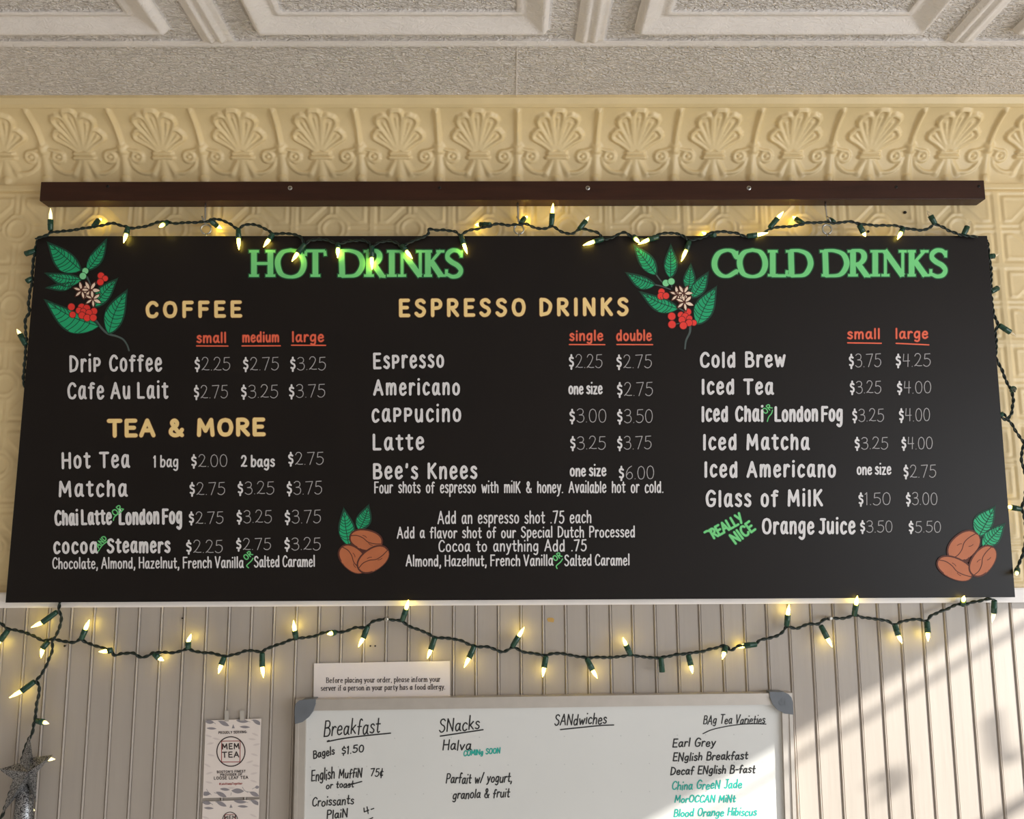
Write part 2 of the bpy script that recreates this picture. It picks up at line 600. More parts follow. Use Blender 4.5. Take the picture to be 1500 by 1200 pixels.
MB().box(xc(757, 100) - 0.0008, xc(757, 100) + 0.0008, Y_LINE0 + 0.002, Y_EDGE, ZC - 0.0012, ZC + 0.002).build('sheet_seam', M_CEIL, ceiling)

# ---- cornice: a cove of pressed tin with shells, rods and scrolls
PY_T, PY_B = 157.0, 272.0


def prot(v): return 0.008 + (-Y_EDGE - 0.012 - 0.008) * v ** 2.0


NV, NU = 130, 80
vv = np.linspace(0, 1, NV)
prof_y = np.array([-prot(v) for v in vv])
prof_z = np.array([at(750, PY_B + (PY_T - PY_B) * v, -prot(v)).z for v in vv])
FAN0 = at(700, 205, -prot(0.58)).x
U, P_ = np.meshgrid(np.linspace(-57.5, 57.5, NU, endpoint=False), PY_B + (PY_T - PY_B) * vv)


def relief(U, Pq):
    h = np.zeros_like(U)
    for k, (ang, ln_, wd) in enumerate(((-50, 42, 9), (-25, 55, 9.5), (0, 62, 8.5), (25, 55, 9.5), (50, 42, 9))):
        a = math.radians(ang)
        bx, by = 6 * math.sin(a), 221 - 3 * math.cos(a)
        tx, ty = bx + ln_ * math.sin(a) * 0.86, by - ln_ * math.cos(a) * 0.98 if ang else 160
        nx, ny = math.cos(a), math.sin(a)
        path = [(bx - nx * 3, by - ny * 3), (bx + (tx - bx) * 0.45 - nx * wd * 0.55, by + (ty - by) * 0.45 - ny * wd * 0.55),
                (tx - nx * wd * 0.95 - (tx - bx) * 0.14, ty - ny * wd * 0.95 - (ty - by) * 0.14), (tx - nx * wd * 0.5, ty - ny * wd * 0.5), (tx, ty),
                (tx + nx * wd * 0.5, ty + ny * wd * 0.5), (tx + nx * wd * 0.95 - (tx - bx) * 0.14, ty + ny * wd * 0.95 - (ty - by) * 0.14),
                (bx + (tx - bx) * 0.45 + nx * wd * 0.55, by + (ty - by) * 0.45 + ny * wd * 0.55), (bx + nx * 3, by + ny * 3)]
        path = [tuple(q) for q in catmull(path, n=4)]
        h = np.maximum(h, ridge(seg_dist(U, Pq, path), 3.4, 0.0046))
        core = [(bx, by), (bx + (tx - bx) * 0.8, by + (ty - by) * 0.8)]
        h = np.maximum(h, ridge(seg_dist(U, Pq, core), 2.4, 0.0040))
        h = np.maximum(h, soft(seg_dist(U, Pq, core), 11, 0.0022))
    h = np.maximum(h, ridge(seg_dist(U, Pq, [(-12, 224), (12, 224)]), 3.6, 0.0055))
    h = np.maximum(h, ridge(seg_dist(U, Pq, [(-14, 230.5), (14, 230.5)]), 3.4, 0.0052))
    h = np.maximum(h, soft(seg_dist(U, Pq, [(0, 234), (0, 262)]), 13, 0.0038))
    h = np.maximum(h, ridge(seg_dist(U, Pq, [(0, 262), (0, 263)]), 6.5, 0.0052))
    for s in (-1, 1):
        h = np.maximum(h, soft(seg_dist(U, Pq, [(s * 6, 236), (s * 16, 254)]), 8, 0.0035))
        e = s * 57.5
        h = np.maximum(h, ridge(seg_dist(U, Pq, [(e, 150), (e, 210)]), 3.6, 0.0052))
        h = np.maximum(h, soft(seg_dist(U, Pq, [(e, 216), (e, 220)]), 11, 0.0075))
        h = np.maximum(h, soft(seg_dist(U, Pq, [(e, 222), (e, 262)]), 9.5, 0.0036))
        h = np.maximum(h, ridge(seg_dist(U, Pq, [(e, 261), (e, 263)]), 6.5, 0.0052))
        vx = e - s * 20
        an = np.linspace(0, 2 * math.pi, 17)
        h = np.maximum(h, ridge(seg_dist(U, Pq, [(vx + 7.2 * math.cos(t), 229 + 7.8 * math.sin(t)) for t in an]), 3.2, 0.0034))
        h = np.maximum(h, soft(np.hypot(U - vx, Pq - 229), 5.5, 0.0048))
        h = np.maximum(h, ridge(seg_dist(U, Pq, [(e - s * 8, 218), (e - s * 14, 220), (vx, 221)]), 2.6, 0.0034))
        arc = catmull([(e - s * 9, 232), (e - s * 13, 243), (e - s * 24, 252), (e - s * 38, 253), (e - s * 48, 246)], n=4)
        h = np.maximum(h, ridge(seg_dist(U, Pq, [tuple(q) for q in arc]), 3.2, 0.0024))
    return h


R1 = relief(U, P_)
k_ = np.array([0.25, 0.5, 0.25])
for _ in range(1):
    R1 = k_[0] * np.roll(R1, 1, 1) + k_[1] * R1 + k_[2] * np.roll(R1, -1, 1)
ty_, tz_ = np.gradient(prof_y), np.gradient(prof_z)
tl_ = np.hypot(ty_, tz_)
ny_, nz_ = -tz_ / tl_, ty_ / tl_           # outward: to the room and down
reps = 31
n0 = -15
cols = NU * reps
Xg = FAN0 + (np.arange(cols) / NU + n0 - 0.5) * PITCH6
R1 *= 1.4 * np.clip((1 - vv) / 0.035, 0, 1)[:, None]
Rg = np.tile(R1, (1, reps))
wob = 0.0006 * np.sin(Xg * 3.1)[None, :]
Vc = np.stack([np.broadcast_to(Xg, Rg.shape), prof_y[:, None] + ny_[:, None] * Rg + wob, prof_z[:, None] + nz_[:, None] * Rg], -1)
cornice = grid_mesh('trim_1', Vc, M_CREAM)
tag(cornice, 'cream pressed tin cornice of shells and scrolls', kind='structure')
cb = MB()
zt0 = prof_z[-1]
x0, x1 = Xg[0], Xg[-1]
prof = [(-prot(1) + 0.02, zt0 + 0.001), (-prot(1) - 0.001, zt0 - 0.001), (-prot(1) - 0.008, zt0 + 0.002), (-prot(1) - 0.012, zt0 + 0.010), (Y_EDGE - 0.001, ZC - 0.006), (Y_EDGE, ZC + 0.004), (-prot(1) + 0.02, ZC + 0.004)]
n = len(prof)
cb.add([(x, y, z) for x in (x0, x1) for (y, z) in prof], [(i, (i + 1) % n, (i + 1) % n + n, i + n) for i in range(n)] + [tuple(range(n))[::-1], tuple(range(n, 2 * n))])
cb.build('top_bead', M_CREAM, cornice)
zb0 = prof_z[0]
MB().box(x0, x1, -0.012, 0.02, at(750, 279, -0.01).z, zb0 + 0.002, 0.003).build('bottom_fillet', M_CREAM, cornice)

# ---- pressed tin on the wall above the ledge: rings, crosses and notched squares
Z_LEDGE_B, Z_LEDGE_T = at(750, 886.5, -0.014).z, at(750, 866.5, -0.014).z
RC = at(487.6, 336, 0.0)
ZT = at(750, 281, 0.0).z
xs = np.concatenate([np.arange(XL, -1.3, 0.006), np.arange(-1.3, 1.3, 0.0024), np.arange(1.3, XR, 0.006)])
zs = np.arange(Z_LEDGE_T - 0.01, ZT + 0.004, 0.0024)
XX, ZZ = np.meshgrid(xs, zs)
u = ((XX - RC.x) / PITCH6 + 0.5) % 1.0 - 0.5
v = ((ZZ - RC.z) / PITCH6 + 0.5) % 1.0 - 0.5
au, av = np.abs(u), np.abs(v)
rr = np.hypot(u, v)
ro = np.maximum(np.maximum(au, av), (au + av) * 0.74)
h = np.zeros_like(u)
h = np.maximum(h, ridge(np.abs(rr - 0.125), 0.022, 0.0024))
h = np.maximum(h, ridge(np.abs(ro - 0.185), 0.02, 0.0022))
for a_, b_ in ((au, av), (av, au)):
    h = np.maximum(h, np.where(b_ > 0.185, ridge(np.abs(a_ - 0.035), 0.017, 0.002), 0))
    h = np.maximum(h, ridge(np.abs(a_ - 0.475), 0.018, 0.0022))
    h = np.maximum(h, ridge(np.abs(a_ - 0.5), 0.012, 0.0012))
dq = np.maximum(np.maximum(0.10 - np.minimum(au, av), np.maximum(au, av) - 0.40), 0.42 - (au + av))
h = np.maximum(h, ridge(np.abs(dq), 0.02, 0.0021))
h = np.maximum(h, np.where(dq < 0, 0.0009, 0))
for _ in range(1):
    h = 0.25 * np.roll(h, 1, 1) + 0.5 * h + 0.25 * np.roll(h, -1, 1)
    h = 0.25 * np.roll(h, 1, 0) + 0.5 * h + 0.25 * np.roll(h, -1, 0)
wall_upper = grid_mesh('wall_upper', np.stack([XX, -h * 1.5, ZZ], -1), M_CREAM)
tag(wall_upper, 'cream pressed tin wall of rings and notched squares', kind='structure')

# ---- beadboard below the ledge
B0 = at(599, 900, 0.0).x
BP = (at(860, 900, 0.0).x - at(532.3, 900, 0.0).x) / 10.0
one = [(a_ * 0.62, b_ * 0.8) for a_, b_ in [(-0.0052, 0.0), (-0.0042, 0.0016), (-0.0036, 0.0018), (-0.0028, 0.0002), (-0.0016, -0.0022), (0.0, -0.0030), (0.0016, -0.0022), (0.0028, 0.0002), (0.0036, 0.0018), (0.0042, 0.0016), (0.0052, 0.0)]]
px_ = []
k0 = int((XL - B0) / BP)
for k in range(k0, k0 + int((XR - XL) / BP) + 1):
    px_ += [(B0 + k * BP + a, b) for a, b in one]
px_ = [(XL - 0.01, 0.0)] + px_ + [(XR + 0.01, 0.0)]
wb = MB()
n = len(px_)
wb.add([(x, y, z) for z in (0.0, Z_LEDGE_B + 0.014) for (x, y) in px_], [(i, i + 1, n + i + 1, n + i) for i in range(n - 1)])
wall_back = wb.build('wall_back', M_BEAD)
tag(wall_back, 'grey painted beadboard wall', kind='structure')
M_CHIP = mat('bare_wood_chip', (188, 150, 84), rough=0.7, var=0.1)
pc = Paint(-0.0006)
pc.poly([(801, 907), (804, 905), (809, 905), (812, 907), (811, 912), (803, 911)])
pc.build('paint_chip', M_CHIP, wall_back)

# ---- ledge
lg = MB()
_l = [at(0, 868.5, -.014), at(1500, 861.5, -.014), at(1500, 882.8, -.014), at(0, 891, -.014)]
_k = lambda p, q, X: p + (q - p) * ((X - p.x) / (q.x - p.x))
_c = [_k(_l[0], _l[1], XL), _k(_l[0], _l[1], XR), _k(_l[3], _l[2], XR), _k(_l[3], _l[2], XL)]
lg.prism([p_ + Vector((0, .0025, 0)) for p_ in _c], .022)
lg.prism([_c[0] + Vector((0, 0, -.0025)), _c[1] + Vector((0, 0, -.0025)), _c[2] + Vector((0, 0, .0025)), _c[3] + Vector((0, 0, .0025))], .004)
lg.build('trim_2', M_LEDGE)
tag(bpy.data.objects['trim_2'], 'white ledge moulding between beadboard and pressed tin', kind='structure')

# ---- the rest of the room, behind and beside the camera
tag(MB().box(XL - 0.1, XR + 0.1, YB - 0.1, 0.12, -0.08, 0.0).build('floor', M_FLOOR), 'wooden floor', kind='structure')
tag(MB().box(XL - 0.1, XL, YB, 0.1, 0, ZC + 0.05).build('wall_left', M_PLASTER), 'left wall', kind='structure')
tag(MB().box(XL, XR, 0.025, 0.1, 0, ZC + 0.05).build('wall_back', M_PLASTER), 'backing wall behind the boards', kind='structure')
tag(MB().box(XL, XR, YB - 0.1, YB, 0, ZC + 0.05).build('wall_front', M_PLASTER), 'wall behind the camera', kind='structure')
tag(MB().box(XL - 0.1, XR + 0.1, YB - 0.1, 0.12, ZC + 0.01, ZC + 0.08).build('ceiling', M_PLASTER), 'deck above the tin ceiling', kind='structure')
WY0, WY1, WZ0, WZ1 = -3.4, -0.62, 0.75, 2.405
wr = MB()
wr.box(XR, XR + 0.1, YB, WY0, 0, ZC + 0.05)
wr.box(XR, XR + 0.1, WY1, 0.1, 0, ZC + 0.05)
wr.box(XR, XR + 0.1, WY0, WY1, 0, WZ0)
wr.box(XR, XR + 0.1, WY0, WY1, WZ1, ZC + 0.05)
tag(wr.build('wall_right', M_PLASTER), 'right wall with window', kind='structure')
wn = MB()
for z, hb in ((WZ1 - 0.07, .002), (WZ1 - 0.36, .007), (WZ1 - 0.68, .010)):
    wn.box(XR + 0.03, XR + 0.05, WY0, WY1, z - hb, z + hb)
wn.box(XR + 0.03, XR + 0.06, WY0, WY1, WZ0, WZ0 + 0.05)
tag(wn.build('window_1', M_GREYTRIM), 'window of the right wall', kind='structure')

# lettering stuck on the window glass, which throws soft shadows on the beadboard
wl_ = MB()
def on_glass(px, py):
    p_ = at(px, py, 0.0)
    return p_ - SUN_DIR * ((XR + 0.045 - p_.x) / -SUN_DIR.x)
for pts in ([(1278, 1150), (1290, 1138), (1310, 1135), (1318, 1144), (1308, 1156), (1290, 1168)], [(1452, 1048), (1456, 1075), (1462, 1100), (1478, 1112), (1492, 1106)]):
    wl_.tube([on_glass(*q) for q in catmull(pts, n=4)], .008, 8)
wl_.build('pane_lettering', M_GREYTRIM, bpy.data.objects['window_1'])


# ------------------------------------------------------------------ the menu board
M_BLACK = mat('black_board_paint', (26, 21, 19), rough=0.42, spec=0.22, var=0.08, vscale=7, bump=0.06, bscale=60)
M_EDGE = mat('board_edge', (30, 26, 24), rough=0.6)
M_WHITE = mat('white_paint_marker', (226, 222, 222), rough=0.7, var=0.07, vscale=300)
M_CHALK = mat('thin_white_pencil', (176, 172, 172), rough=0.85, var=0.14, vscale=500)
M_YELLOW = mat('yellow_paint_marker', (250, 216, 146), rough=0.65, var=0.04)
M_OCHRE = mat('ochre_outline', (112, 68, 30), rough=0.7)
M_RED = mat('coral_paint_marker', (238, 104, 72), rough=0.65, var=0.05)
M_REDD = mat('dark_red_outline', (105, 32, 24), rough=0.7)
M_GREEN = mat('light_green_paint', (118, 214, 132), rough=0.6, var=0.04)
M_GREEND = mat('dark_green_outline', (22, 92, 50), rough=0.7)
M_LEAF = mat('leaf_green_paint', (18, 172, 114), rough=0.6, var=0.06)
M_LEAFD = mat('leaf_vein_paint', (12, 66, 48), rough=0.7)
M_STEM = mat('stem_grey_paint', (78, 92, 88), rough=0.7)
M_BERRY = mat('berry_red_paint', (240, 56, 46), rough=0.55, var=0.04)
M_BERRYD = mat('berry_outline', (110, 24, 22), rough=0.7)
M_BUD = mat('pale_green_berry_paint', (136, 222, 158), rough=0.6)
M_PETAL = mat('petal_paint', (246, 222, 198), rough=0.6, var=0.03)
M_BEANP = mat('bean_brown_paint', (184, 104, 64), rough=0.6, var=0.05)
M_BEAND = mat('bean_outline', (86, 40, 26), rough=0.7)
M_STEEL = mat('zinc_steel', (190, 188, 184), rough=0.32, metal=1.0, var=0.05)
M_DARKNAIL = mat('dark_nail', (46, 40, 36), rough=0.5, metal=0.6)

YBD = -0.028           # the face of the board
bc = at(750, 880, YBD)
board = empty('menu_board', (bc.x, YBD + 0.006, bc.z), 'large black hanging drinks menu board lettered in white, yellow and green', 'menu board')
corners = [at(55, 346, YBD), at(1446, 345.5, YBD), at(1487, 875, YBD), at(8, 883, YBD)]
link_mesh('panel', *(lambda b: (b.v, b.f))(MB().prism([Vector(p) for p in corners], 0.011)), M_BLACK, board)
L0, L1, L2, L3 = 0.0003, 0.0006, 0.0009, 0.0012


def lettering(name, text, p0, p1, cap, w, m, label=None, outline=None, ow=2.0, parent=board, Y=YBD, extra=None, layer=L1, **kw):
    pt = Paint(Y)
    write(pt, text, p0, p1, cap, w, **kw)
    if extra:
        for q in extra: pt.stroke(catmull(q, n=5) if len(q) > 2 else q, w)
    o = pt.build(name, m, parent, layer)
    if label: o['label'] = label
    if outline:
        po = Paint(Y)
        write(po, text, p0, p1, cap, w + ow, **kw)
        if extra:
            for q in extra: po.stroke(catmull(q, n=5) if len(q) > 2 else q, w + ow * 0.8)
        po.build('letter_outline', outline, o, layer - 0.0003)
    return o


# -- the two serif headings
SER = {
 'H': (['t .2 0 .2 1', 't .8 0 .8 1', 'n .2 .5 .8 .5'], [(.2, 0, 2), (.2, 1, 2), (.8, 0, 2), (.8, 1, 2)]),
 'O': (['b .5 1.0 .22 .92 .06 .68 .05 .4 .18 .1 .5 0 .8 .09 .95 .35 .94 .66 .78 .92 .5 1.0'], []),
 'T': (['t .5 0 .5 .97', 'n .06 .965 .94 .965', 'n .07 .97 .04 .78', 'n .93 .97 .96 .78'], [(.5, 0, 2)]),
 'D': (['t .2 0 .17 1', 'b .16 .975 .5 .97 .8 .84 .93 .55 .87 .28 .66 .06 .2 .025'], [(.14, 0, 1), (.08, 1, 1)]),
 'R': (['t .24 0 .24 1', 'b .2 .975 .55 .97 .72 .85 .72 .66 .55 .5 .26 .46', 't .46 .48 .86 .02', 'n .82 .03 1.02 .02'], [(.24, 0, 2), (.12, 1, 1)]),
 'I': (['t .5 0 .5 1'], [(.5, 0, 2), (.5, 1, 2)]),
 'N': (['n .17 0 .17 .98', 't .14 .98 .84 .03', 'n .84 0 .84 1'], [(.17, 0, 2), (.84, 1, 2), (.06, 1, 1)]),
 'K': (['t .22 0 .22 1', 'n .84 .98 .28 .47', 't .40 .55 .86 .03'], [(.22, 0, 2), (.22, 1, 2), (.82, 1, 2), (.88, 0, 2)]),
 'S': (['b .85 .8 .72 .95 .45 .99 .2 .88 .17 .7 .38 .55 .68 .42 .85 .24 .72 .06 .42 .01 .14 .1', 'n .86 .72 .87 .98', 'n .11 .28 .1 .02'], []),
 'C': (['b .92 .74 .78 .94 .52 .99 .22 .88 .06 .6 .08 .3 .28 .07 .58 .02 .92 .2', 'n .92 .68 .93 .96', 'n .9 .1 .93 .26'], []),
 'L': (['t .25 0 .25 1', 'n .2 .03 .9 .03', 'n .92 .02 .95 .24'], [(.25, 0, 2), (.25, 1, 2)]),
}


def by_word(text, p0, p1, **kw):
    items, total = layout(text, kw.get('gap', .16), kw.get('space', .42))
    p0 = np.array(p0, float); p1 = np.array(p1, float)
    k = 0
    for w_ in text.split():
        it = items[k:k + len(w_)]; k += len(w_)
        a = it[0][1] / total; b = (it[-1][1] + glyph(w_[-1])[0]) / total
        lettering('subheading_lettering', w_, tuple(p0 + (p1 - p0) * a), tuple(p0 + (p1 - p0) * b), label='yellow capitals reading ' + w_, **kw)


def heading(word, base, cap, boxes, th=8.3, tn=4.3):
    def ext(P, g):
        if g <= 0: return P
        P = np.array(P, float)
        d0 = P[0] - P[1]; d1 = P[-1] - P[-2]
        P[0] += d0 / np.linalg.norm(d0) * g / 2; P[-1] += d1 / np.linalg.norm(d1) * g / 2
        return P

    def draw(pt, g):
        for ch, x0, x1 in boxes:
            w = x1 - x0
            st, sf = SER[ch]
            for s in st:
                k, *n = s.split()
                q = np.array([float(a) for a in n]).reshape(-1, 2)
                if k == 'b': q = catmull(q, n=6)
                P = np.stack([x0 + q[:, 0] * w, base(x0) - q[:, 1] * cap], 1)
                if k == 't': pt.stroke(ext(P, g), th + g, caps=False)
                elif k == 'n': pt.stroke(ext(P, g), tn + g, caps=False)
                else:
                    t = np.gradient(P, axis=0); t /= np.linalg.norm(t, axis=1)[:, None]
                    wt = np.abs(t[:, 1]) if ch != 'S' else np.clip(np.abs(t[:, 0]) * .55 + np.abs(t[:, 1]) * .55, 0, 1) * (np.sin(np.linspace(0, math.pi, len(t))) ** .6)
                    pt.stroke(P, tn + g + (th - tn) * wt, caps=True)
            for (sx, syy, kind) in sf:
                X = x0 + sx * w; Yp = base(x0) - (2.0 if syy == 0 else cap - 2.0) + 0.0
                hw = 7.2 if kind == 2 else 4.0
                if ch in 'NK' and kind == 2: hw = 6.0
                pt.stroke(ext([(X - hw, Yp), (X + hw, Yp)], g), 3.8 + g, caps=False)
    p1 = Paint(YBD); draw(p1, 0.0)
    o = p1.build('heading_lettering', M_GREEN, board, L1)
    o['label'] = 'green serif heading reading ' + word
    p2 = Paint(YBD); draw(p2, 3.0)
    p2.build('letter_outline', M_GREEND, o, L0)


def fx(a, o=350, s=4.2857): return o + a / s


heading('HOT', lambda x: 405.8, 39.5, [('H', fx(60), fx(232)), ('O', fx(236), fx(414)), ('T', fx(412), fx(548))])
heading('DRINKS', lambda x: 405.8, 39.5, [('D', fx(614), fx(788)), ('R', fx(784), fx(918)),
        ('I', fx(922), fx(998)), ('N', fx(995), fx(1166)), ('K', fx(1158), fx(1288)), ('S', fx(1290), fx(1412))])
f5 = lambda a: 950 + a / 5.0
f6 = lambda a: 1200 + a / 5.0
heading('COLD', lambda x: 405.3, 39.0, [('C', f5(474), f5(660)), ('O', f5(660), f5(862)), ('L', f5(872), f5(1022)), ('D', f5(1010), f5(1200))])
heading('DRINKS', lambda x: 405.3, 39.0, [('D', f6(8), f6(216)), ('R', f6(208), f6(372)),
        ('I', f6(372), f6(448)), ('N', f6(452), f6(642)), ('K', f6(642), f6(800)), ('S', f6(802), f6(946))])

# -- yellow headings
SUB = dict(w=5.1, m=M_YELLOW, outline=M_OCHRE, ow=1.7, gap=.36, space=.5)
by_word('COFFEE', (214.5, 464), (353, 463), cap=20.5, **SUB)
by_word('TEA & MORE', (159, 638.5), (387, 636.5), cap=22, **{**SUB, 'w': 5.9, 'gap': .22, 'space': .5})
by_word('ESPRESSO DRINKS', (585.5, 462.5), (919.5, 460.5), cap=22.5, **SUB)

# -- coral column heads
for t, a, b, cap, ln in (('small', (288.5, 501.6), (331, 501.4), 14, ((288, 506.8), (334, 507))), ('medium', (355.5, 500.8), (408.5, 500.4), 14, ((354.4, 506.8), (410.6, 506.6))),
                         ('large', (428, 500.4), (474, 500), 14, ((427, 505.8), (477, 506))), ('single', (834.5, 498.6), (883, 498.3), 14, ((834, 504.8), (886, 505))),
                         ('double', (903.2, 498.6), (954, 498.3), 14.5, ((903.6, 504.8), (956, 505))), ('small', (1241.5, 496), (1288.5, 495.8), 14, ((1241.6, 502.3), (1291, 503))),
                         ('large', (1312, 495.6), (1359, 495.2), 14, ((1312.6, 503), (1360.6, 505.3)))):
    o = lettering('size_lettering', t, a, b, cap, 2.4, M_RED, 'coral red underlined word ' + t, outline=M_REDD, ow=1.6, xh=.68, gap=.17)
    q = Paint(YBD); q.stroke(ln, 1.9); q.build('underline', M_RED, o, L1)

# -- drinks in bold white
IT = dict(m=M_WHITE, xh=.80, jit=.02)
for t, a, b, cap, w, gap in (
        ('Dri% Coffee', (102.5, 544.0), (236.5, 542.6), 21.5, 4.5, .2), ('Cafe Au Lait', (99.5, 584), (245.5, 582.6), 21, 4.5, .2),
        ('Hot Tea', (91, 685.5), (189, 684), 20.5, 4.6, .2), ('Matcha', (86.5, 726.5), (185.5, 726.5), 20.5, 4.7, .2),
        ('Chai Latte', (81, 769), (163, 767), 19, 4.7, .16), ('London Fog', (175, 767.6), (266, 766.5), 19.5, 4.8, .16),
        ('cocoa', (79, 810.6), (142, 809.5), 17, 4.6, .18), ('Steamers', (157.5, 809), (248.5, 809), 18, 4.6, .17),
        ('Es%resso', (547.5, 539.3), (649.8, 537.5), 20.5, 4.6, .2), ('Americano', (548, 578.0), (673, 577.4), 19.5, 4.6, .22),
        ('ca%%ucino', (545, 617.3), (674.8, 616.6), 19.5, 4.6, .2), ('Latte', (546.5, 658.6), (620.5, 658), 20.5, 4.7, .2),
        ("Bee's Knees", (547, 700.9), (698, 700.4), 20, 4.7, .2),
        ('Cold Brew', (1026, 537.3), (1149.5, 536.6), 19.5, 4.8, .18), ('Iced Tea', (1028.5, 576.6), (1132, 576.6), 19.5, 4.9, .2),
        ('Iced Chai', (1028.5, 616.6), (1117.5, 616.6), 19.8, 4.8, .17), ('London Fog', (1135.5, 616.4), (1233.5, 616.4), 19.3, 4.8, .15),
        ('Iced Matcha', (1030.5, 658), (1184.6, 658), 20, 4.9, .2), ('Iced Americano', (1032.5, 698), (1223.5, 698), 20, 4.9, .21),
        ('Glass of MilK', (1034.5, 741.3), (1204, 740.5), 21, 4.9, .2), ('Orange Juice', (1117, 781.4), (1252, 781), 20, 4.7, .17)):
    sp = .22 if t in ('Chai Latte', 'London Fog', 'Orange Juice') else (.34 if 'Au' in t else .5)
    lettering('item_lettering', t, a, b, cap * (1.12 if t[0] == 'c' else 1.03), w * .81, M_WHITE, 'bold white lettering reading ' + t.replace('%', 'p'), gap=gap + .05, space=sp, xh=.80, jit=.02)

# -- small white notes
for t, a, b, cap, w in (
        ('1 bag', (225, 684), (261, 684), 16, 2.7), ('2 bags', (353.5, 683.4), (402, 683.2), 15.5, 3.0),
        ('one size', (833.3, 577), (882, 576.6), 14.5, 3.0), ('one size', (835.3, 697.3), (887.5, 696.8), 14.5, 3.0), ('one size', (1255.6, 695), (1305, 694.6), 14, 2.8),
        ('Chocolate, Almond, Hazelnut, French Vanilla', (77, 833.0), (356.5, 831.5), 15.5, 2.3), ('Salted Caramel', (372.5, 830.6), (461, 829.8), 15.5, 2.3),
        ('Four shots of espresso with milK & honey. Available hot or cold.', (548.5, 722.0), (971.5, 721.5), 15.5, 2.3),
        ('Add an espresso shot .75 each', (641.5, 767), (866, 766), 17.5, 2.3),
        ('Add a flavor shot of our Special Dutch Processed', (582, 788.2), (930, 786.6), 15.5, 2.3),
        ('Cocoa to anything Add .75', (642.5, 808), (859, 807), 16, 2.3),
        ('Almond, Hazelnut, French Vanilla', (595, 829.3), (810, 828.3), 15.5, 2.3), ('Salted Caramel', (827, 828.6), (922, 827.8), 15.5, 2.3)):
    w *= .87
    sp = .62 if 'Four' in t else .3 if 'one' in t else (.3 if 'bag' in t or ', H' in t or 'Salted' in t else .5)
    lettering('note_lettering', t, a, b, cap, w, M_WHITE, 'small white note reading ' + t[:48], gap=.15, space=sp, xh=.66 if 'one' not in t else .74, jit=.02)

# -- green connecting words
for t, a, b, cap, w, ex in (
        ('OR', (168.5, 756.5), (180.5, 745.5), 8.5, 1.4, [[(166, 762.5), (168, 757), (176, 751), (181, 746)]]),
        ('AND', (144.2, 803), (157, 789.5), 7.2, 1.4, [[(144, 807.5), (150, 799), (157.5, 793)]]),
        ('OR', (360.5, 821), (370.5, 812.5), 7.5, 1.4, [[(364, 832), (361.5, 828.5), (368, 822), (370.5, 818)]]),
        ('OR', (813, 822.5), (823.5, 815), 7.5, 1.4, [[(816, 833), (815, 829), (821, 823.5), (824, 819)]]),
        ('OR', (1121, 607), (1131.5, 597.5), 8, 1.3, [[(1124, 617.5), (1126, 611), (1130, 606), (1131.5, 601)]])):
    lettering('connector_lettering', t, a, b, cap, w, M_GREEN, 'tiny slanted green word ' + t, outline=M_GREEND, ow=1.2, extra=ex, gap=.16)
lettering('connector_lettering', 'REALLY', (1045.5, 789), (1089.5, 764), 14, 3.2, M_GREEN, 'slanted light green word REALLY', outline=M_GREEND, ow=1.8, extra=[[(1032, 780), (1036, 778), (1042, 778)]], gap=.1)
lettering('connector_lettering', 'NICE', (1077, 797), (1106.5, 775.5), 15, 3.3, M_GREEN, 'slanted light green word NICE', outline=M_GREEND, ow=1.8, gap=.14)

# -- prices: a bold dollar sign and thin figures
PR = [('2.25', 284.5, 542, 337.5, 18.5), ('2.75', 355.5, 542, 408.6, 18.5), ('3.25', 424.5, 541.6, 477.6, 18.5),
      ('2.75', 283.5, 583, 334, 18.5), ('3.25', 352.5, 582.4, 407.6, 18.5), ('3.75', 422.6, 582, 476.6, 18.5),
      ('2.00', 279.5, 683.6, 333.5, 17.6), ('2.75', 421.5, 680.4, 474.3, 17.8), ('2.75', 277, 724.6, 330, 17.8), ('3.25', 347.4, 723.6, 402, 18), ('3.75', 419.4, 724, 472, 18.5),
      ('2.75', 276, 766.8, 327.5, 17), ('3.25', 346, 765.6, 398.5, 18), ('3.75', 416.5, 766.2, 470.4, 18.5), ('2.25', 272, 809.4, 326.5, 18), ('2.75', 345.3, 805.2, 397.2, 16.6), ('3.25', 416, 805.4, 470, 17.6),
      ('2.25', 832.8, 538.4, 882.6, 19), ('2.75', 902.4, 538.8, 955, 19), ('2.75', 903.3, 579.6, 956.6, 19.4), ('3.00', 833.5, 618.4, 888.6, 19), ('3.50', 903.4, 618.8, 956.6, 19),
      ('3.25', 834.6, 657.8, 887.5, 18.4), ('3.75', 903.5, 657.8, 954.6, 18.4), ('6.00', 905.8, 701.6, 958.6, 18.6),
      ('3.75', 1243, 537.4, 1291, 18.6), ('4.25', 1311.4, 536.4, 1363.5, 17.8), ('3.25', 1244.4, 575.8, 1291, 17.6), ('4.00', 1313.4, 575.8, 1364.4, 17),
      ('3.25', 1248, 617, 1295, 18), ('4.00', 1316.4, 616.6, 1362.6, 18), ('3.25', 1251.4, 657.6, 1301, 17), ('4.00', 1320, 657.6, 1366.5, 17), ('2.75', 1323, 699.2, 1371.4, 18),
      ('1.50', 1257, 739.4, 1305, 17.4), ('3.00', 1326.5, 739.2, 1373.4, 17.4), ('3.50', 1259.4, 779.4, 1307.6, 16.6), ('5.50', 1330.5, 779.6, 1378.6, 16)]
for t, x0, y, x1, cap in PR:
    w_ = x1 - x0
    q = Paint(YBD)
    write(q, '$', (x0 + 1, y - .6), (x0 + w_ * .145, y - .7), cap * .84, 2.7)
    o = q.build('price_lettering', M_WHITE, board, L1)
    o['label'] = 'white price $' + t
    q = Paint(YBD)
    write(q, t, (x0 + w_ * .20, y + .4), (x1, y + .2), cap * 1.03, 1.1, gap=.07, jit=.02)
    q.build('figures', M_CHALK, o, L1)


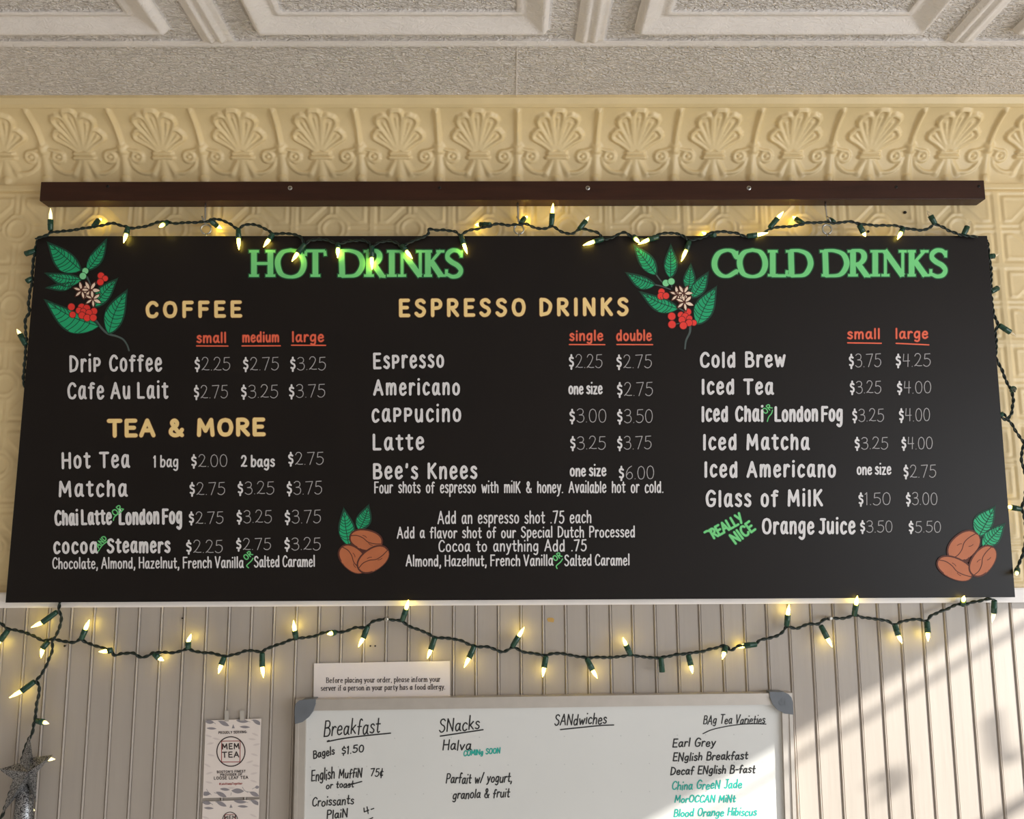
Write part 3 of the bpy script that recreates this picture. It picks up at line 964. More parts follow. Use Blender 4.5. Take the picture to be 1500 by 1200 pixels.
# -- painted coffee sprigs and beans
_leafn = [0]


def leaf(parent, base, tip, wa, wb, bend=0.0, veins=8):
    _leafn[0] = (_leafn[0] + 1) % 8
    dz = _leafn[0] * 0.00003
    base = np.array(base, float); tip = np.array(tip, float)
    ax = tip - base; L = np.linalg.norm(ax); ax /= L
    nn = np.array([ax[1], -ax[0]])
    ts = np.linspace(0, 1, 17)
    mid = base + np.outer(ts * L, ax) + np.outer(bend * np.sin(ts * math.pi), nn)
    pr = np.sin(math.pi * ts ** 0.82) ** 0.9 * (1 - 0.35 * ts ** 3)
    pr[0] = pr[-1] = 0
    A = mid + nn * (pr * wa)[:, None]; B = mid - nn * (pr * wb)[:, None]
    p = Paint(YBD)
    p.poly([tuple(q) for q in A] + [tuple(q) for q in B[-2:0:-1]])
    o = p.build('leaf', M_LEAF, parent, L1 + dz)
    ou = Paint(YBD)
    ou.stroke(A, 2.4); ou.stroke(B, 2.4)
    ou.stroke([mid[-2], tip + ax * 3], [2.0, .6])
    vn = Paint(YBD)
    vn.stroke(mid, 1.1)
    for i in range(1, veins + 1):
        t = 0.06 + 0.8 * i / (veins + 1)
        j = t * 16; k = int(j); f = j - k
        c = mid[k] * (1 - f) + mid[k + 1] * f
        for sd, w in ((1, wa), (-1, wb)):
            t2 = min(t + 0.13, 0.97); j2 = t2 * 16; k2 = int(j2)
            e = mid[k2] + sd * nn * pr[k2] * w * 0.96
            m_ = (c + e) / 2 - ax * 1.5
            vn.stroke(catmull([c, m_, e], n=3), .95)
    ou.build('leaf_edge', M_LEAFD, o, L1 + dz - .00001)
    vn.build('veins', M_LEAFD, o, L2)
    return o


def berry(parent, x, y, r, m=M_BERRY, layer=L2):
    p = Paint(YBD); p.disc((x, y), r, 16)
    o = p.build('berry', m, parent, layer + 0.00003)
    q = Paint(YBD); q.disc((x, y), r + 0.9, 16)
    q.build('berry_edge', M_BERRYD if m is M_BERRY else M_GREEND, o, layer)


def flower(parent, x, y, r, a0, z):
    p = Paint(YBD); q = Paint(YBD)
    for i in range(6):
        a = a0 + i * math.pi / 3
        d = np.array([math.cos(a), math.sin(a)]); n_ = np.array([-d[1], d[0]])
        c = np.array([x, y])
        pts = [c + d * r * t + n_ * s * r * w for t, s, w in ((.08, 1, .04), (.35, 1, .15), (.6, 1, .17), (.82, 1, .1), (1, 0, 0), (.82, -1, .1), (.6, -1, .17), (.35, -1, .15), (.08, -1, .04))]
        p.poly([tuple(k) for k in pts])
        for s0, s1 in zip(pts, pts[1:] + pts[:1]): q.stroke([s0, s1], 1.5)
    q.disc((x, y), r * .16, 10)
    o = p.build('flower', M_PETAL, parent, z + .00004)
    q.build('petal_edge', M_BEAND, o, z)
    k = Paint(YBD); k.disc((x, y), r * .1, 10); k.build('flower_centre', M_BERRY, o, z + .00008)


def sprig(label, leaves, stems, berries, buds, flowers):
    p = Paint(YBD)
    for pts, w0, w1 in stems:
        c = catmull(pts, n=6); p.stroke(c, np.linspace(w0, w1, len(c)))
    root = p.build('painted_sprig', M_STEM, board, L0)
    root['label'] = label
    for a in leaves: leaf(root, *a)
    for i, b in enumerate(berries): berry(root, *b, layer=L2 + 0.00006 * i)
    for i, b in enumerate(buds): berry(root, *b, m=M_BUD, layer=L2 + 0.00006 * (i + 14))
    for i, f in enumerate(flowers): flower(root, *f, z=.0019 + .0001 * i)


Z1 = lambda x, y: (x / 5.0, 340 + y / 5.0)
Z4 = lambda x, y: (750 + x / 5.0, 340 + y / 5.0)
sprig('painted coffee sprig left of the COFFEE heading',
      [(Z1(592, 278), Z1(352, 78), 20, 9, 0), (Z1(640, 280), Z1(778, 56), 9, 9, -2), (Z1(545, 365), Z1(345, 408), 9, 2, 0), (Z1(595, 348), Z1(338, 302), 11, 7, 3),
       (Z1(690, 548), Z1(857, 345), 10, 11, 2), (Z1(722, 688), Z1(332, 498), 22, 9, 5), (Z1(797, 745), Z1(930, 428), 13, 15, 4)],
      [([Z1(700, 645), Z1(745, 705), Z1(790, 745), Z1(850, 762), Z1(900, 785), Z1(930, 825), Z1(945, 868)], 3.2, 2.2), ([Z1(640, 330), Z1(660, 380), Z1(690, 440)], 2, 2.4), ([Z1(730, 325), Z1(700, 385)], 1.6, 1.6), ([Z1(605, 270), Z1(645, 350)], 2, 2)],
      [(Z1(740, 320)[0], Z1(0, 320)[1], 4.7), (Z1(770, 0)[0], Z1(0, 340)[1], 4), (Z1(735, 0)[0], Z1(0, 366)[1], 4.7), (104.6, 449.6, 4.9), (106.4, 461, 4.4), (119.6, 450, 5), (127, 451.6, 5), (115.6, 455, 4.4), (122, 456, 4), (137.6, 456, 4.8), (130.4, 458, 4.4), (120, 462, 4.8), (127.6, 465.6, 4.8), (136.6, 465.4, 4.8)],
      [(125, 397, 4.4), (121.4, 404.4, 4.8)],
      [(120, 425.6, 13.5, .3), (132, 425, 14.5, .05), (136, 438, 13, .45)])
sprig('painted coffee sprig between the ESPRESSO and COLD headings',
      [((961, 402), (929, 360), 10, 11, 0), ((982.4, 407), (982.6, 360), 9, 9.5, 0), ((959, 417), (918, 400), 12.5, 5.5, 1), ((993, 452), (938.5, 428), 13, 8, 3),
       ((1009, 425), (1011.8, 388), 8.5, 8, 0), ((1014, 436), (1037, 399.5), 9, 10, 0), ((1022, 475), (1049, 421), 14, 14, 2)],
      [([(1011, 478), (1010.5, 487), (1005, 499), (1003.4, 511)], 3.4, 2.2), ([(961, 402), (966, 409), (972, 416)], 2, 1.6), ([(958, 417), (968, 419), (982, 424)], 2, 1.6), ([(993, 451), (1003, 457), (1009, 470)], 2, 2), ([(982.5, 404), (984, 420)], 1.6, 1.6), ([(990, 475), (998, 473)], 1.6, 1.6)],
      [(969, 427.4, 4.5), (968.4, 433.8, 5), (975.6, 433.4, 4.5), (984, 463.4, 5.4), (984.4, 475.4, 5.4), (1007.6, 457, 4.8), (997.4, 461.4, 4.4), (1003.6, 463.6, 4.8), (999, 468.6, 4.8), (1010, 466.4, 4), (1016.4, 473, 4), (1009.4, 473, 4.8), (1001, 477, 5.2)],
      [(975.4, 414.8, 4.8), (983.4, 412.4, 4.8)],
      [(993, 431.6, 13, .3), (1001.6, 429.6, 13, .0), (1002.6, 442.6, 14, .35)])


def bean(parent, x, y, a, b, rot, crease, z):
    p = Paint(YBD)
    cs, sn = math.cos(rot), math.sin(rot)
    L = lambda u, v: (x + a * u * cs - b * v * sn, y + a * u * sn + b * v * cs)
    out = []
    for i in range(28):
        t = 2 * math.pi * i / 28
        u, v = math.cos(t), math.sin(t)
        out.append(L(np.sign(u) * abs(u) ** .92, np.sign(v) * abs(v) ** .92))
    p.poly(out)
    o = p.build('coffee_bean', M_BEANP, parent, z)
    e = Paint(YBD)
    for q0, q1 in zip(out, out[1:] + out[:1]): e.stroke([q0, q1], 2.4)
    e.build('bean_edge', M_BEAND, o, z - .00005)
    c = Paint(YBD)
    c.stroke(catmull([L(*q) for q in crease], n=5), 1.3)
    for q in ([(-.25, -.38), (-.1, -.34), (.0, -.24)], [(.2, .3), (.32, .4), (.45, .42)]):
        c.stroke(catmull([L(*k) for k in q], n=3), .9)
    c.build('bean_crease', M_BEAND, o, z + .00003)


def beans(label, leaves, bs_):
    p = Paint(YBD)
    cx = np.mean([b[0] for b in bs_]); cyy = np.mean([b[1] for b in bs_])
    p.disc((cx, cyy), 6, 12)
    root = p.build('painted_beans', M_BEAND, board, L0)
    root['label'] = label
    for a in leaves: leaf(root, *a)
    for i, b in enumerate(bs_): bean(root, *b, z=L2 + .0003 + .0002 * i)


CR = [(-.98, -.1), (-.6, -.25), (-.2, -.12), (.15, .18), (.55, .22), (.98, .1)]
beans('painted coffee beans beside the flavor shot notes',
      [((511, 799), (503.8, 746), 10.5, 13, 1), ((526, 776), (539.6, 741), 11, 9.5, -2)],
      [(536.2, 791, 24, 14.5, .2, CR), (517.5, 819, 24.5, 16, .75, CR), (546.5, 819.5, 25.5, 15.5, -.62, CR)])
beans('painted coffee beans in the lower right corner',
      [((1434, 786), (1457, 743), 18, 10, 0), ((1440, 801), (1471, 768), 11, 12, 0)],
      [(1411.6, 800, 26.5, 18, -.72, [(u, -v) for u, v in CR]), (1398.8, 832.8, 27.5, 15, .42, CR), (1439.5, 822, 25, 15.5, -.95, [(u, -v) for u, v in CR])])

# ------------------------------------------------------------------ beam, hooks and eyes
M_BEAM = mat('dark_brown_stain', (56, 30, 19), spec=0.28, rough=0.42, var=0.22, vscale=14, stretch=(0.6, 6, 6), bump=0.05)
YBM = -0.036
beam_v = [at(60, 265.5, YBM), at(1441.5, 265, YBM), at(1442.5, 292, YBM), at(60, 294, YBM)]
beam = tag(empty('beam', tuple(at(750, 294, YBM) + Vector((0, 0.017, 0)))), 'dark brown wooden beam screwed below the cornice', 'beam')
bb = MB()
z0, z1 = (beam_v[2].z + beam_v[3].z) / 2, (beam_v[0].z + beam_v[1].z) / 2
bb.box(beam_v[0].x, beam_v[1].x, YBM, -0.0035, z0, z1, 0.0012)
bb.build('timber', M_BEAM, beam)
for px, py, m in ((158, 273, M_DARKNAIL), (425, 275.5, M_STEEL), (644, 275, M_DARKNAIL), (861, 275.5, M_STEEL), (1097, 275.5, M_STEEL), (1313, 274, M_DARKNAIL), (1434, 273, M_DARKNAIL)):
    c = at(px, py, YBM)
    s = MB()
    r = 0.0043 if m is M_STEEL else 0.003
    s.tube([c + Vector((0, 0.004, 0)), c + Vector((0, -0.0006, 0)), c + Vector((0, -0.0013, 0))], [r, r, r * .6], 14)
    o = s.build('screw', m, beam)
    d = MB()
    d.box(c.x - r * .7, c.x + r * .7, c.y - 0.0018, c.y - 0.0008, c.z - .0006, c.z + .0006)
    d.box(c.x - .0006, c.x + .0006, c.y - 0.0018, c.y - 0.0008, c.z - r * .7, c.z + r * .7)
    d.build('cross_slot', M_DARKNAIL, o)

YH = -0.0215
for (px, zt_, side) in ((301, 298, 'left hook, above the small coffee prices'), (758.5, 298, 'middle hook'), (1209, 297, 'right hook, above the COLD DRINKS heading')):
    t0 = at(px, zt_ + 2, YH)
    hk = empty('hook', (t0.x, YH, z0), 'zinc screw hook under the beam, ' + side, 'hook', 'screw hooks holding up the menu board')
    ring = at(px + 1.5, 336, YH)
    ezt = ring.z
    s = MB()
    s.tube([(t0.x, YH, z0 + .004), (t0.x, YH, z0 - .01), (t0.x + .0005, YH, z0 - .02)] +
           [(t0.x + .001 + .0075 * math.sin(a) * .5, YH - .006 + .006 * math.cos(a), ezt + .016 - .0075 * math.sin(a)) for a in np.linspace(0, math.pi * 1.25, 9)], .0018, 8)
    s.build('shank', M_STEEL, hk, smooth=True)
    e = MB()
    rr_ = .0092
    e.tube([(ring.x + rr_ * math.cos(a), YH - .003 + .001 * math.cos(a), ezt - .001 + rr_ * math.sin(a)) for a in np.linspace(-math.pi * .42, math.pi * 1.42, 26)], .0018, 8)
    zbt = corners[0].z
    e.tube([(ring.x, YH - .002, ezt - .0095), (ring.x, YH - .001, zbt - .003)], .0015, 8)
    o = e.build('eye_screw', M_STEEL, board, smooth=True)


# ------------------------------------------------------------------ strings of small lights
M_CORD = mat('dark_green_cord', (16, 31, 23), rough=0.45, var=0.1)
M_SOCK = mat('green_socket_plastic', (22, 64, 48), rough=0.35, var=0.06)
M_LIT = mat('lit_bulb', (255, 236, 190), rough=0.15, var=0, emit=(255, 225, 88), estr=25.0)
M_CLEAR = mat('clear_bulb', (255, 250, 238), rough=0.05, var=0, trans=0.9)
M_DIM = mat('faintly_lit_bulb', (255, 244, 220), rough=0.15, var=0, emit=(255, 232, 150), estr=2.6)


def lathe_mesh(name, prof, seg, m):
    v = []; f = []
    for (r, z) in prof:
        for k in range(seg):
            a = 2 * math.pi * k / seg
            v.append((r * math.cos(a), r * math.sin(a), z))
    n = len(prof)
    for i in range(n - 1):
        for k in range(seg):
            k2 = (k + 1) % seg
            f.append((i * seg + k, i * seg + k2, (i + 1) * seg + k2, (i + 1) * seg + k))
    f.append(tuple(range(seg))[::-1]); f.append(tuple((n - 1) * seg + k for k in range(seg)))
    me = bpy.data.meshes.new(name)
    me.from_pydata(v, [], f)
    me.polygons.foreach_set('use_smooth', [True] * len(me.polygons))
    me.materials.append(m)
    return me


# unit length along +z
ME_SOCK = lathe_mesh('socket', [(.0030, 0), (.0042, .03), (.0048, .12), (.0050, .5), (.0053, .52), (.0053, .6), (.0051, .62), (.0053, .97), (.0048, 1.0)], 12, M_SOCK)
BP_ = [(.0028, 0), (.0032, .12), (.0033, .3), (.0030, .48), (.0022, .66), (.0013, .82), (.0007, .95), (.0002, 1.0)]
ME_BULB = {k: lathe_mesh('bulb', BP_, 10, m) for k, m in (('lit', M_LIT), ('clear', M_CLEAR), ('dim', M_DIM))}


def frame_to(a, b, length=None):
    d = (b - a)
    L = length or d.length
    z = d.normalized()
    x = Vector((0, 1, 0)) if abs(z.y) < .9 else Vector((1, 0, 0))
    x = (x - z * x.dot(z)).normalized()
    y = z.cross(x)
    return Matrix(((x.x, y.x, z.x * L, a.x), (x.y, y.y, z.y * L, a.y), (x.z, y.z, z.z * L, a.z), (0, 0, 0, 1)))


def twisted(mb, P, r=.00155, off=.00155, pitch=.024, step=.0022):
    P = [np.array(p) for p in P]
    Q = catmull(P, step=step)
    L = np.concatenate([[0], np.cumsum(np.linalg.norm(np.diff(Q, axis=0), axis=1))])
    t = np.gradient(Q, axis=0); t /= np.linalg.norm(t, axis=1)[:, None] + 1e-12
    yv = np.array([0, 1.0, 0])
    n1 = yv - t * (t @ yv)[:, None]; n1 /= np.linalg.norm(n1, axis=1)[:, None] + 1e-9
    n2 = np.cross(t, n1)
    for ph in (0, math.pi):
        a = 2 * math.pi * L / pitch + ph
        o = off * (1.0 + .35 * np.sin(L * 43 + ph))
        W_ = Q + n1 * (np.cos(a) * o)[:, None] + n2 * (np.sin(a) * o)[:, None]
        mb.tube([tuple(w) for w in W_], r, 6)


def string_lights(label, base, Y0, paths, socks):
    root = empty('string_lights', tuple(base), label, 'string lights', 'strings of mini lights round the menu board')
    inv = Matrix.Translation(-Vector(base))
    for path in paths:
        mb = MB()
        twisted(mb, [at(p[0], p[1], p[2] if len(p) > 2 else Y0) for p in path])
        mb.build('cord', M_CORD, root, smooth=True)
    for s in socks:
        (bx, by), (ex, ey), (tx, ty), kind = s[:4]
        y0, y1, y2 = s[4] if len(s) > 4 else (Y0, Y0 - .001, Y0 - .001)
        a, b, t = at(bx, by, y0), at(ex, ey, y1), at(tx, ty, y2)
        so = bpy.data.objects.new('socket', ME_SOCK)
        C.objects.link(so); so.parent = root
        M1 = inv @ frame_to(a, b)
        so.matrix_basis = M1
        if kind != 'none':
            bu = bpy.data.objects.new('bulb', ME_BULB[kind])
            C.objects.link(bu); bu.parent = so
            k = (b - a).normalized()
            bu.matrix_parent_inverse = M1.inverted()
            bu.matrix_basis = inv @ frame_to(b - k * .001, t)
            if kind != 'lit': bu['label'] = 'unlit clear bulb' if kind == 'clear' else 'dim bulb'
    return root


YT = YBD - 0.0065
WALLW = (YT, -.017, -.0055)          # a socket turned back to the wall
FACE = (YT + .004, YT - .008, YT - .020)
top_path = [(52, 350), (70, 343.5), (76, 340), (100, 338), (125, 334), (150, 330), (165, 327), (180, 331), (195, 334), (215, 331), (235, 325), (255, 327), (275, 326), (300, 325), (318, 321), (335, 327), (349, 335),
            (360, 329), (376, 330), (392, 337), (400, 342), (425, 342.5), (440, 347), (447, 358), (455, 352), (475, 351), (488, 355), (495.5, 358), (508, 354), (530, 352), (541, 356), (544.5, 362), (556, 355), (570, 353), (582, 356),
            (589, 361), (602, 354), (618, 348), (628, 342), (628, 336), (640, 337), (656, 337.5), (668, 340), (675, 345), (683, 339), (700, 335), (715, 332), (728, 328), (745, 330), (757, 329), (771, 328.5), (785, 334), (800, 335), (808, 331),
            (818, 337), (830, 342), (840, 342), (848, 336), (862, 337), (877, 342), (884, 350), (896, 348.5), (906, 343), (916, 341), (925, 346), (935, 350), (950, 350), (958, 347), (966, 343), (985, 341.5), (999, 345), (1010, 352), (1021, 350), (1034, 346), (1042, 341),
            (1055, 339.5), (1075, 341), (1088, 345), (1095, 347), (1112, 344), (1122, 340), (1128, 335), (1145, 332.5), (1165, 331), (1180, 327), (1200, 326), (1212, 325.5), (1226, 327), (1243, 324.5), (1260, 328), (1285, 330.5), (1310, 330.5), (1325, 334),
            (1345, 337), (1358, 336), (1369, 329), (1380, 332.5), (1395, 340), (1411, 345), (1432, 347)]
YS = -0.024
left_side = [(55, 352, YS), (51.5, 368, YS), (49, 382, YS), (47.5, 400, YS), (47, 414, YS), (43.5, 430, YS), (42, 446, YS), (43, 458, YS), (38, 466, YS), (37, 478, YS), (38.5, 492, YS), (38, 506, YS), (37, 522, YS), (35.5, 540, YS), (34.5, 556, YS), (36, 568, YS)]
right_side = [(1446, 352, YS), (1449, 372, YS), (1452, 400, YS), (1451.5, 430, YS), (1454, 448, YS), (1456, 462, YS), (1462, 475, YS), (1458.5, 484, YS), (1459, 498, YS), (1459.5, 512, YS), (1458.5, 524, YS), (1464, 534, YS), (1470, 548, YS), (1476, 563, YS), (1482, 572, YS), (1484, 587, YS), (1482, 604, YS),
              (1475, 615, YS), (1467, 611, YS), (1470, 607, YS), (1477, 615, YS), (1486, 628, YS), (1494, 641, YS), (1500, 650, YS), (1496.5, 664, YS), (1497.5, 680, YS), (1503, 700, YS), (1502, 725, YS), (1497, 746, YS), (1500, 755, YS), (1503, 780, YS), (1499, 810, YS), (1494, 822, YS), (1490, 834, YS)]
top_socks = [((74, 338), (74, 322), (74, 305), 'dim'), ((137, 332), (144, 323), (149, 321), 'lit', WALLW), ((188, 332), (185, 343), (181, 356), 'lit'), ((246, 325), (239, 329), (233, 333), 'lit', FACE),
             ((307, 322), (318, 331), (325, 335), 'lit', WALLW), ((349, 335), (349.5, 350), (350, 366), 'lit'), ((400, 342), (394, 351), (386, 362), 'lit'), ((446.5, 357), (436, 371), (427.5, 383), 'lit'), ((495.6, 356), (495, 364), (494.6, 378), 'lit'),
             ((544.5, 360), (544.5, 378), (545, 395), 'lit'), ((588, 359), (595.5, 368), (604, 379), 'lit'), ((675, 344), (679.5, 358), (684.5, 372), 'lit'), ((719, 329), (703, 329), (696, 329.5), 'lit', WALLW),
             ((763, 327), (768, 320), (773, 317), 'lit', WALLW), ((807.5, 331), (809, 313), (810.2, 298), 'lit'), ((848, 336), (858, 324), (863, 317), 'dim', (YT, -.028, -.024)), ((884, 350), (870, 354), (854, 359.5), 'lit'),
             ((965, 347), (950, 351), (935, 358), 'lit'), ((928, 346), (931, 350), (937, 356), 'lit', (YT, YT - .006, YT - .018)), ((1010, 353), (1005, 367), (998, 383), 'lit'), ((1048, 344), (1036, 345), (1028, 340), 'lit', WALLW),
             ((1094, 346), (1109, 344.5), (1125, 341), 'lit'), ((1127, 334), (1139, 320), (1147.5, 310), 'lit'), ((1177, 328), (1166, 321), (1161, 317), 'lit', WALLW), ((1222, 326), (1215, 322), (1210, 321), 'none', WALLW),
             ((1258, 329), (1265, 341), (1268, 347), 'lit', (YT, -.030, -.027)), ((1323, 334), (1320, 341), (1314.5, 351), 'lit'), ((1370, 329), (1363, 316), (1358, 309), 'clear'), ((1411, 344.5), (1417, 332), (1422, 324), 'clear'),
             ((52.5, 367), (37, 372), (30, 375), 'none', (YS, YS, YS)), ((47, 408), (39, 412.5), (35, 415), 'none', (YS, YS, YS)), ((38, 506), (29.5, 490), (24.5, 482), 'dim', (YS, YS, YS)),
             ((1447.5, 376), (1456.5, 375), (1466, 371.5), 'clear', (YS, YS, YS)), ((1451, 428), (1461.5, 422), (1466, 417), 'clear', (YS, YS + .003, YS + .008)), ((1463, 476), (1480, 487), (1488, 492.5), 'clear', (YS, YS, YS)),
             ((1482, 573), (1485, 569), (1487, 575), 'clear', (YS, YS - .010, YS - .018)), ((1467, 611), (1465, 604), (1464, 600), 'none', (YS, YS, YS)), ((1496, 746), (1481.5, 743.5), (1474, 742), 'lit', (YS, YS + .004, YS + .008)),
             ((1490.5, 833), (1489.5, 839), (1489, 843), 'dim', (YS, YS - .012, YS - .024))]
string_lights('green mini light string draped along the top and sides of the black menu board', at(750, 330, YT), YT, [top_path, left_side, right_side], top_socks)

YL = -0.0185
low_path = [(-14, 902), (0, 912.5), (12, 921), (35, 926), (55, 934.5), (65, 939), (76, 936), (90, 939), (108, 941), (119, 937), (130, 943), (150, 949), (163, 953), (168, 960), (180, 957.5), (195, 957), (206, 963), (216, 961), (228, 956), (255, 956), (276, 951), (287, 955), (310, 957), (330, 961.5),
            (346, 958), (365, 953), (383, 955), (391, 950), (406, 945), (432, 936), (456, 933), (475, 927), (488, 925.5), (502, 926), (520, 920), (538, 918), (545, 911), (560, 907.5), (575, 908), (590, 911), (600, 918), (620, 925), (638, 934), (656, 935), (676, 939), (695, 947), (715, 948), (735, 955),
            (745, 952), (751, 948), (766, 955), (780, 957), (798, 960), (816, 957), (836, 960), (858, 963.5), (878, 963), (900, 963), (924, 960), (946, 963), (968, 963.5), (986, 960), (1002, 958), (1025, 955), (1046, 950), (1063, 946), (1070, 953), (1080, 947.5), (1094, 945), (1107, 943), (1113, 938), (1131, 934),
            (1146, 927), (1152, 918), (1166, 921), (1182, 915), (1198, 914), (1208, 908), (1220, 906), (1236, 906), (1252, 901.5), (1266, 905), (1286, 907.5), (1300, 910), (1310, 915), (1326, 909.5), (1345, 907.5), (1357, 910), (1366, 901), (1386, 893), (1401, 886), (1412, 885.5), (1430, 881.5, -.021), (1448, 877.5, -.031), (1457, 880, -.031)]
TW = lambda: (YL, YL + .002, YL + .006)
low_socks = [((12, 923), (0, 939), (-10, 950), 'lit'), ((119, 937), (125, 922), (131, 908), 'lit'), ((165, 952), (158, 954), (144.5, 955), 'lit'), ((225, 957), (233, 964.5), (240, 968), 'lit', TW()), ((276, 951), (275.5, 940), (280, 929), 'lit'),
             ((328.5, 962), (324, 974), (320, 987), 'lit'), ((384, 956), (384, 977), (386, 993), 'lit'), ((434, 936), (431.5, 924), (430, 909), 'lit'), ((492, 926), (486, 928), (479.5, 929), 'lit', (YL, YL - .005, YL - .016)), ((539, 917), (532, 935), (525, 948), 'lit'),
             ((589, 910), (595, 892), (598.5, 879), 'lit', (YL, YL - .006, YL - .014)), ((637, 934), (631, 952), (626, 965), 'lit'), ((695, 946), (687, 964), (680, 978), 'lit'), ((750, 948), (760, 932), (768, 919), 'lit'), ((800, 961), (797, 978), (795, 992), 'lit'),
             ((859, 964), (868, 982), (875, 994), 'lit'), ((924, 960), (917, 945), (912.5, 934), 'lit'), ((968, 963), (970, 985), (971, 992), 'none'), ((1008, 959), (1012, 975), (1014.5, 987), 'lit'), ((1063, 947), (1061, 956), (1058, 966), 'lit', (YL, YL - .004, YL - .009)),
             ((1109, 944), (1090, 946), (1079, 949), 'lit', TW()), ((1152, 918), (1154, 901), (1156, 885.5), 'lit'), ((1202, 916), (1212, 935), (1219, 948), 'lit'), ((1251, 902), (1254, 885.5), (1256, 873), 'lit', (YL, -.028, -.036)), ((1310, 914), (1316, 931), (1321.5, 943), 'lit'),
             ((1358, 910), (1359, 927), (1359.5, 940), 'lit'), ((1410, 886.5), (1411, 880), (1412.5, 873), 'lit', (YL, -.030, -.040)), ((1456.5, 879), (1456, 898), (1453, 913), 'dim', (-.031, -.022, -.018))]
string_lights('green mini light string swagged across the grey beadboard under the menu board', at(750, 960, YL), YL, [low_path], low_socks)

YD = -0.022
drop_path = [(92, 866, -.0125), (89, 878, -.0155), (86, 892), (89.5, 902), (88, 917), (82, 931), (76.5, 939), (77, 949), (71, 968), (60, 989), (53, 998), (58, 1008), (54, 1030), (51, 1054), (46.5, 1075), (38, 1092), (32, 1114), (24, 1140), (16, 1157), (5, 1190), (-8, 1215)]
drop_socks = [((84, 896), (62, 912), (45.5, 919.5), 'lit'), ((71, 940), (62, 950), (60, 964), 'lit'), ((51, 998), (32, 1012.5), (13.5, 1022.5), 'lit'), ((53, 1056), (64, 1058), (72, 1060.5), 'dim'),
              ((58, 1113), (70, 1112), (81, 1112.5), 'dim'), ((33, 1172), (42, 1182), (51, 1188), 'dim')]
string_lights('green mini light string hanging down at far left behind the silver star', at(50, 1060, YD), YD, [drop_path], drop_socks)


def wall_screw(px, py, Y, label, m, r=.0036, grp=None):
    c = at(px, py, Y)
    s = MB()
    s.tube([c + Vector((0, -Y + .004, 0)), c, c + Vector((0, -.0012, 0))], [r * .5, r, r * .6], 12)
    o = s.build('screw' if m is M_STEEL else 'nail', m)
    return tag(o, label, 'screw' if m is M_STEEL else 'nail', grp)


wall_screw(566, 907.5, -.024, 'small silver screw holding the lower light string at its left crest', M_STEEL)
wall_screw(1217.5, 906, -.024, 'small silver screw holding the lower light string at its right crest', M_STEEL)
wall_screw(1326, 311, -.004, 'dark nail in the cream tin under the right end of the beam', M_DARKNAIL, .003)  # solid dark head in place of a screw hole in the tin
wall_screw(1272, 339, -.004, 'dark nail in the cream tin just above the COLD DRINKS heading', M_DARKNAIL, .0026)  # solid dark head put where the tin has a hole
wall_screw(94.5, 946.5, -.002, 'dark nail in the beadboard where the two light strings cross', M_DARKNAIL, .002)
wall_screw(542.5, 946.5, -.002, 'left nail of the close pair above the allergy notice', M_DARKNAIL, .0015)  # a hole in the boards, made as a solid dark head
wall_screw(549.5, 946.5, -.002, 'right nail of the close pair above the allergy notice', M_DARKNAIL, .0015)  # second hole of the pair, also a solid dark head
wall_screw(267, 906, -.002, 'dark nail in the beadboard above the lower string at left', M_DARKNAIL, .0015)

# ------------------------------------------------------------------ whiteboard
M_WB = mat('whiteboard_enamel', (214, 213, 210), rough=0.22, spec=0.5, var=0.02, vscale=5)
M_ALU = mat('satin_aluminium', (198, 190, 182), rough=0.38, metal=0.55, var=0.04, stretch=(1, 1, 1))
M_CAP = mat('grey_corner_plastic', (104, 108, 114), rough=0.4, var=0.05)
M_INK = mat('black_marker_ink', (30, 30, 32), rough=0.5, var=0)
M_TEAL = mat('teal_marker_ink', (20, 160, 146), rough=0.5, var=0.12, vscale=120)
M_DOT = mat('faint_grey_dot', (178, 178, 176), rough=0.5, var=0)
YW, YF = -0.012, -0.019
BOT = 1420
wl = lambda py, x0, k: x0 + k * (py - 1025)
wc = at(797, BOT, YF)
wbd = empty('whiteboard', (wc.x, -.001, wc.z), 'white dry erase board with handwritten breakfast and tea lists', 'whiteboard')
out = [(433, 1025), (1160.5, 1015), (1174, BOT), (426, BOT)]
inn = [(448, 1041.5), (1145.5, 1032), (1157, BOT - 16), (441, BOT - 16)]
link_mesh('writing_surface', *(lambda b: (b.v, b.f))(MB().prism([at(x, y, YW) for x, y in [(440, 1032), (1153, 1023), (1165, BOT - 8), (433, BOT - 8)]], .010)), M_WB, wbd)
for i, nm in enumerate(('top', 'right', 'bottom', 'left')):
    j = (i + 1) % 4
    fr = MB()
    ring = [out[i], out[j], inn[j], inn[i]]
    fr.prism([at(x, y, YF) for x, y in ring], .017)
    # a raised bead along the outer side of the frame
    lerp = lambda a, b, t: (a[0] + (b[0] - a[0]) * t, a[1] + (b[1] - a[1]) * t)
    fr.prism([at(*q, YF - .002) for q in (lerp(out[i], inn[i], .03), lerp(out[j], inn[j], .03), lerp(out[j], inn[j], .32), lerp(out[i], inn[i], .32))], .004)
    fr.build('frame_rail', M_ALU, wbd)
YC = YF - .0045


def corner_cap(pts, loop):
    b = MB()
    P = [tuple(q) for q in catmull(pts, n=5)] if False else pts
    b.prism([at(x, y, YC) for x, y in P], .020)
    o = b.build('corner_cap', M_CAP, wbd)
    pr = Paint(YC); pr.stroke(catmull(loop, n=5), .9)
    pr.build('moulded_mark', M_CAP, o, .0007)
    return o


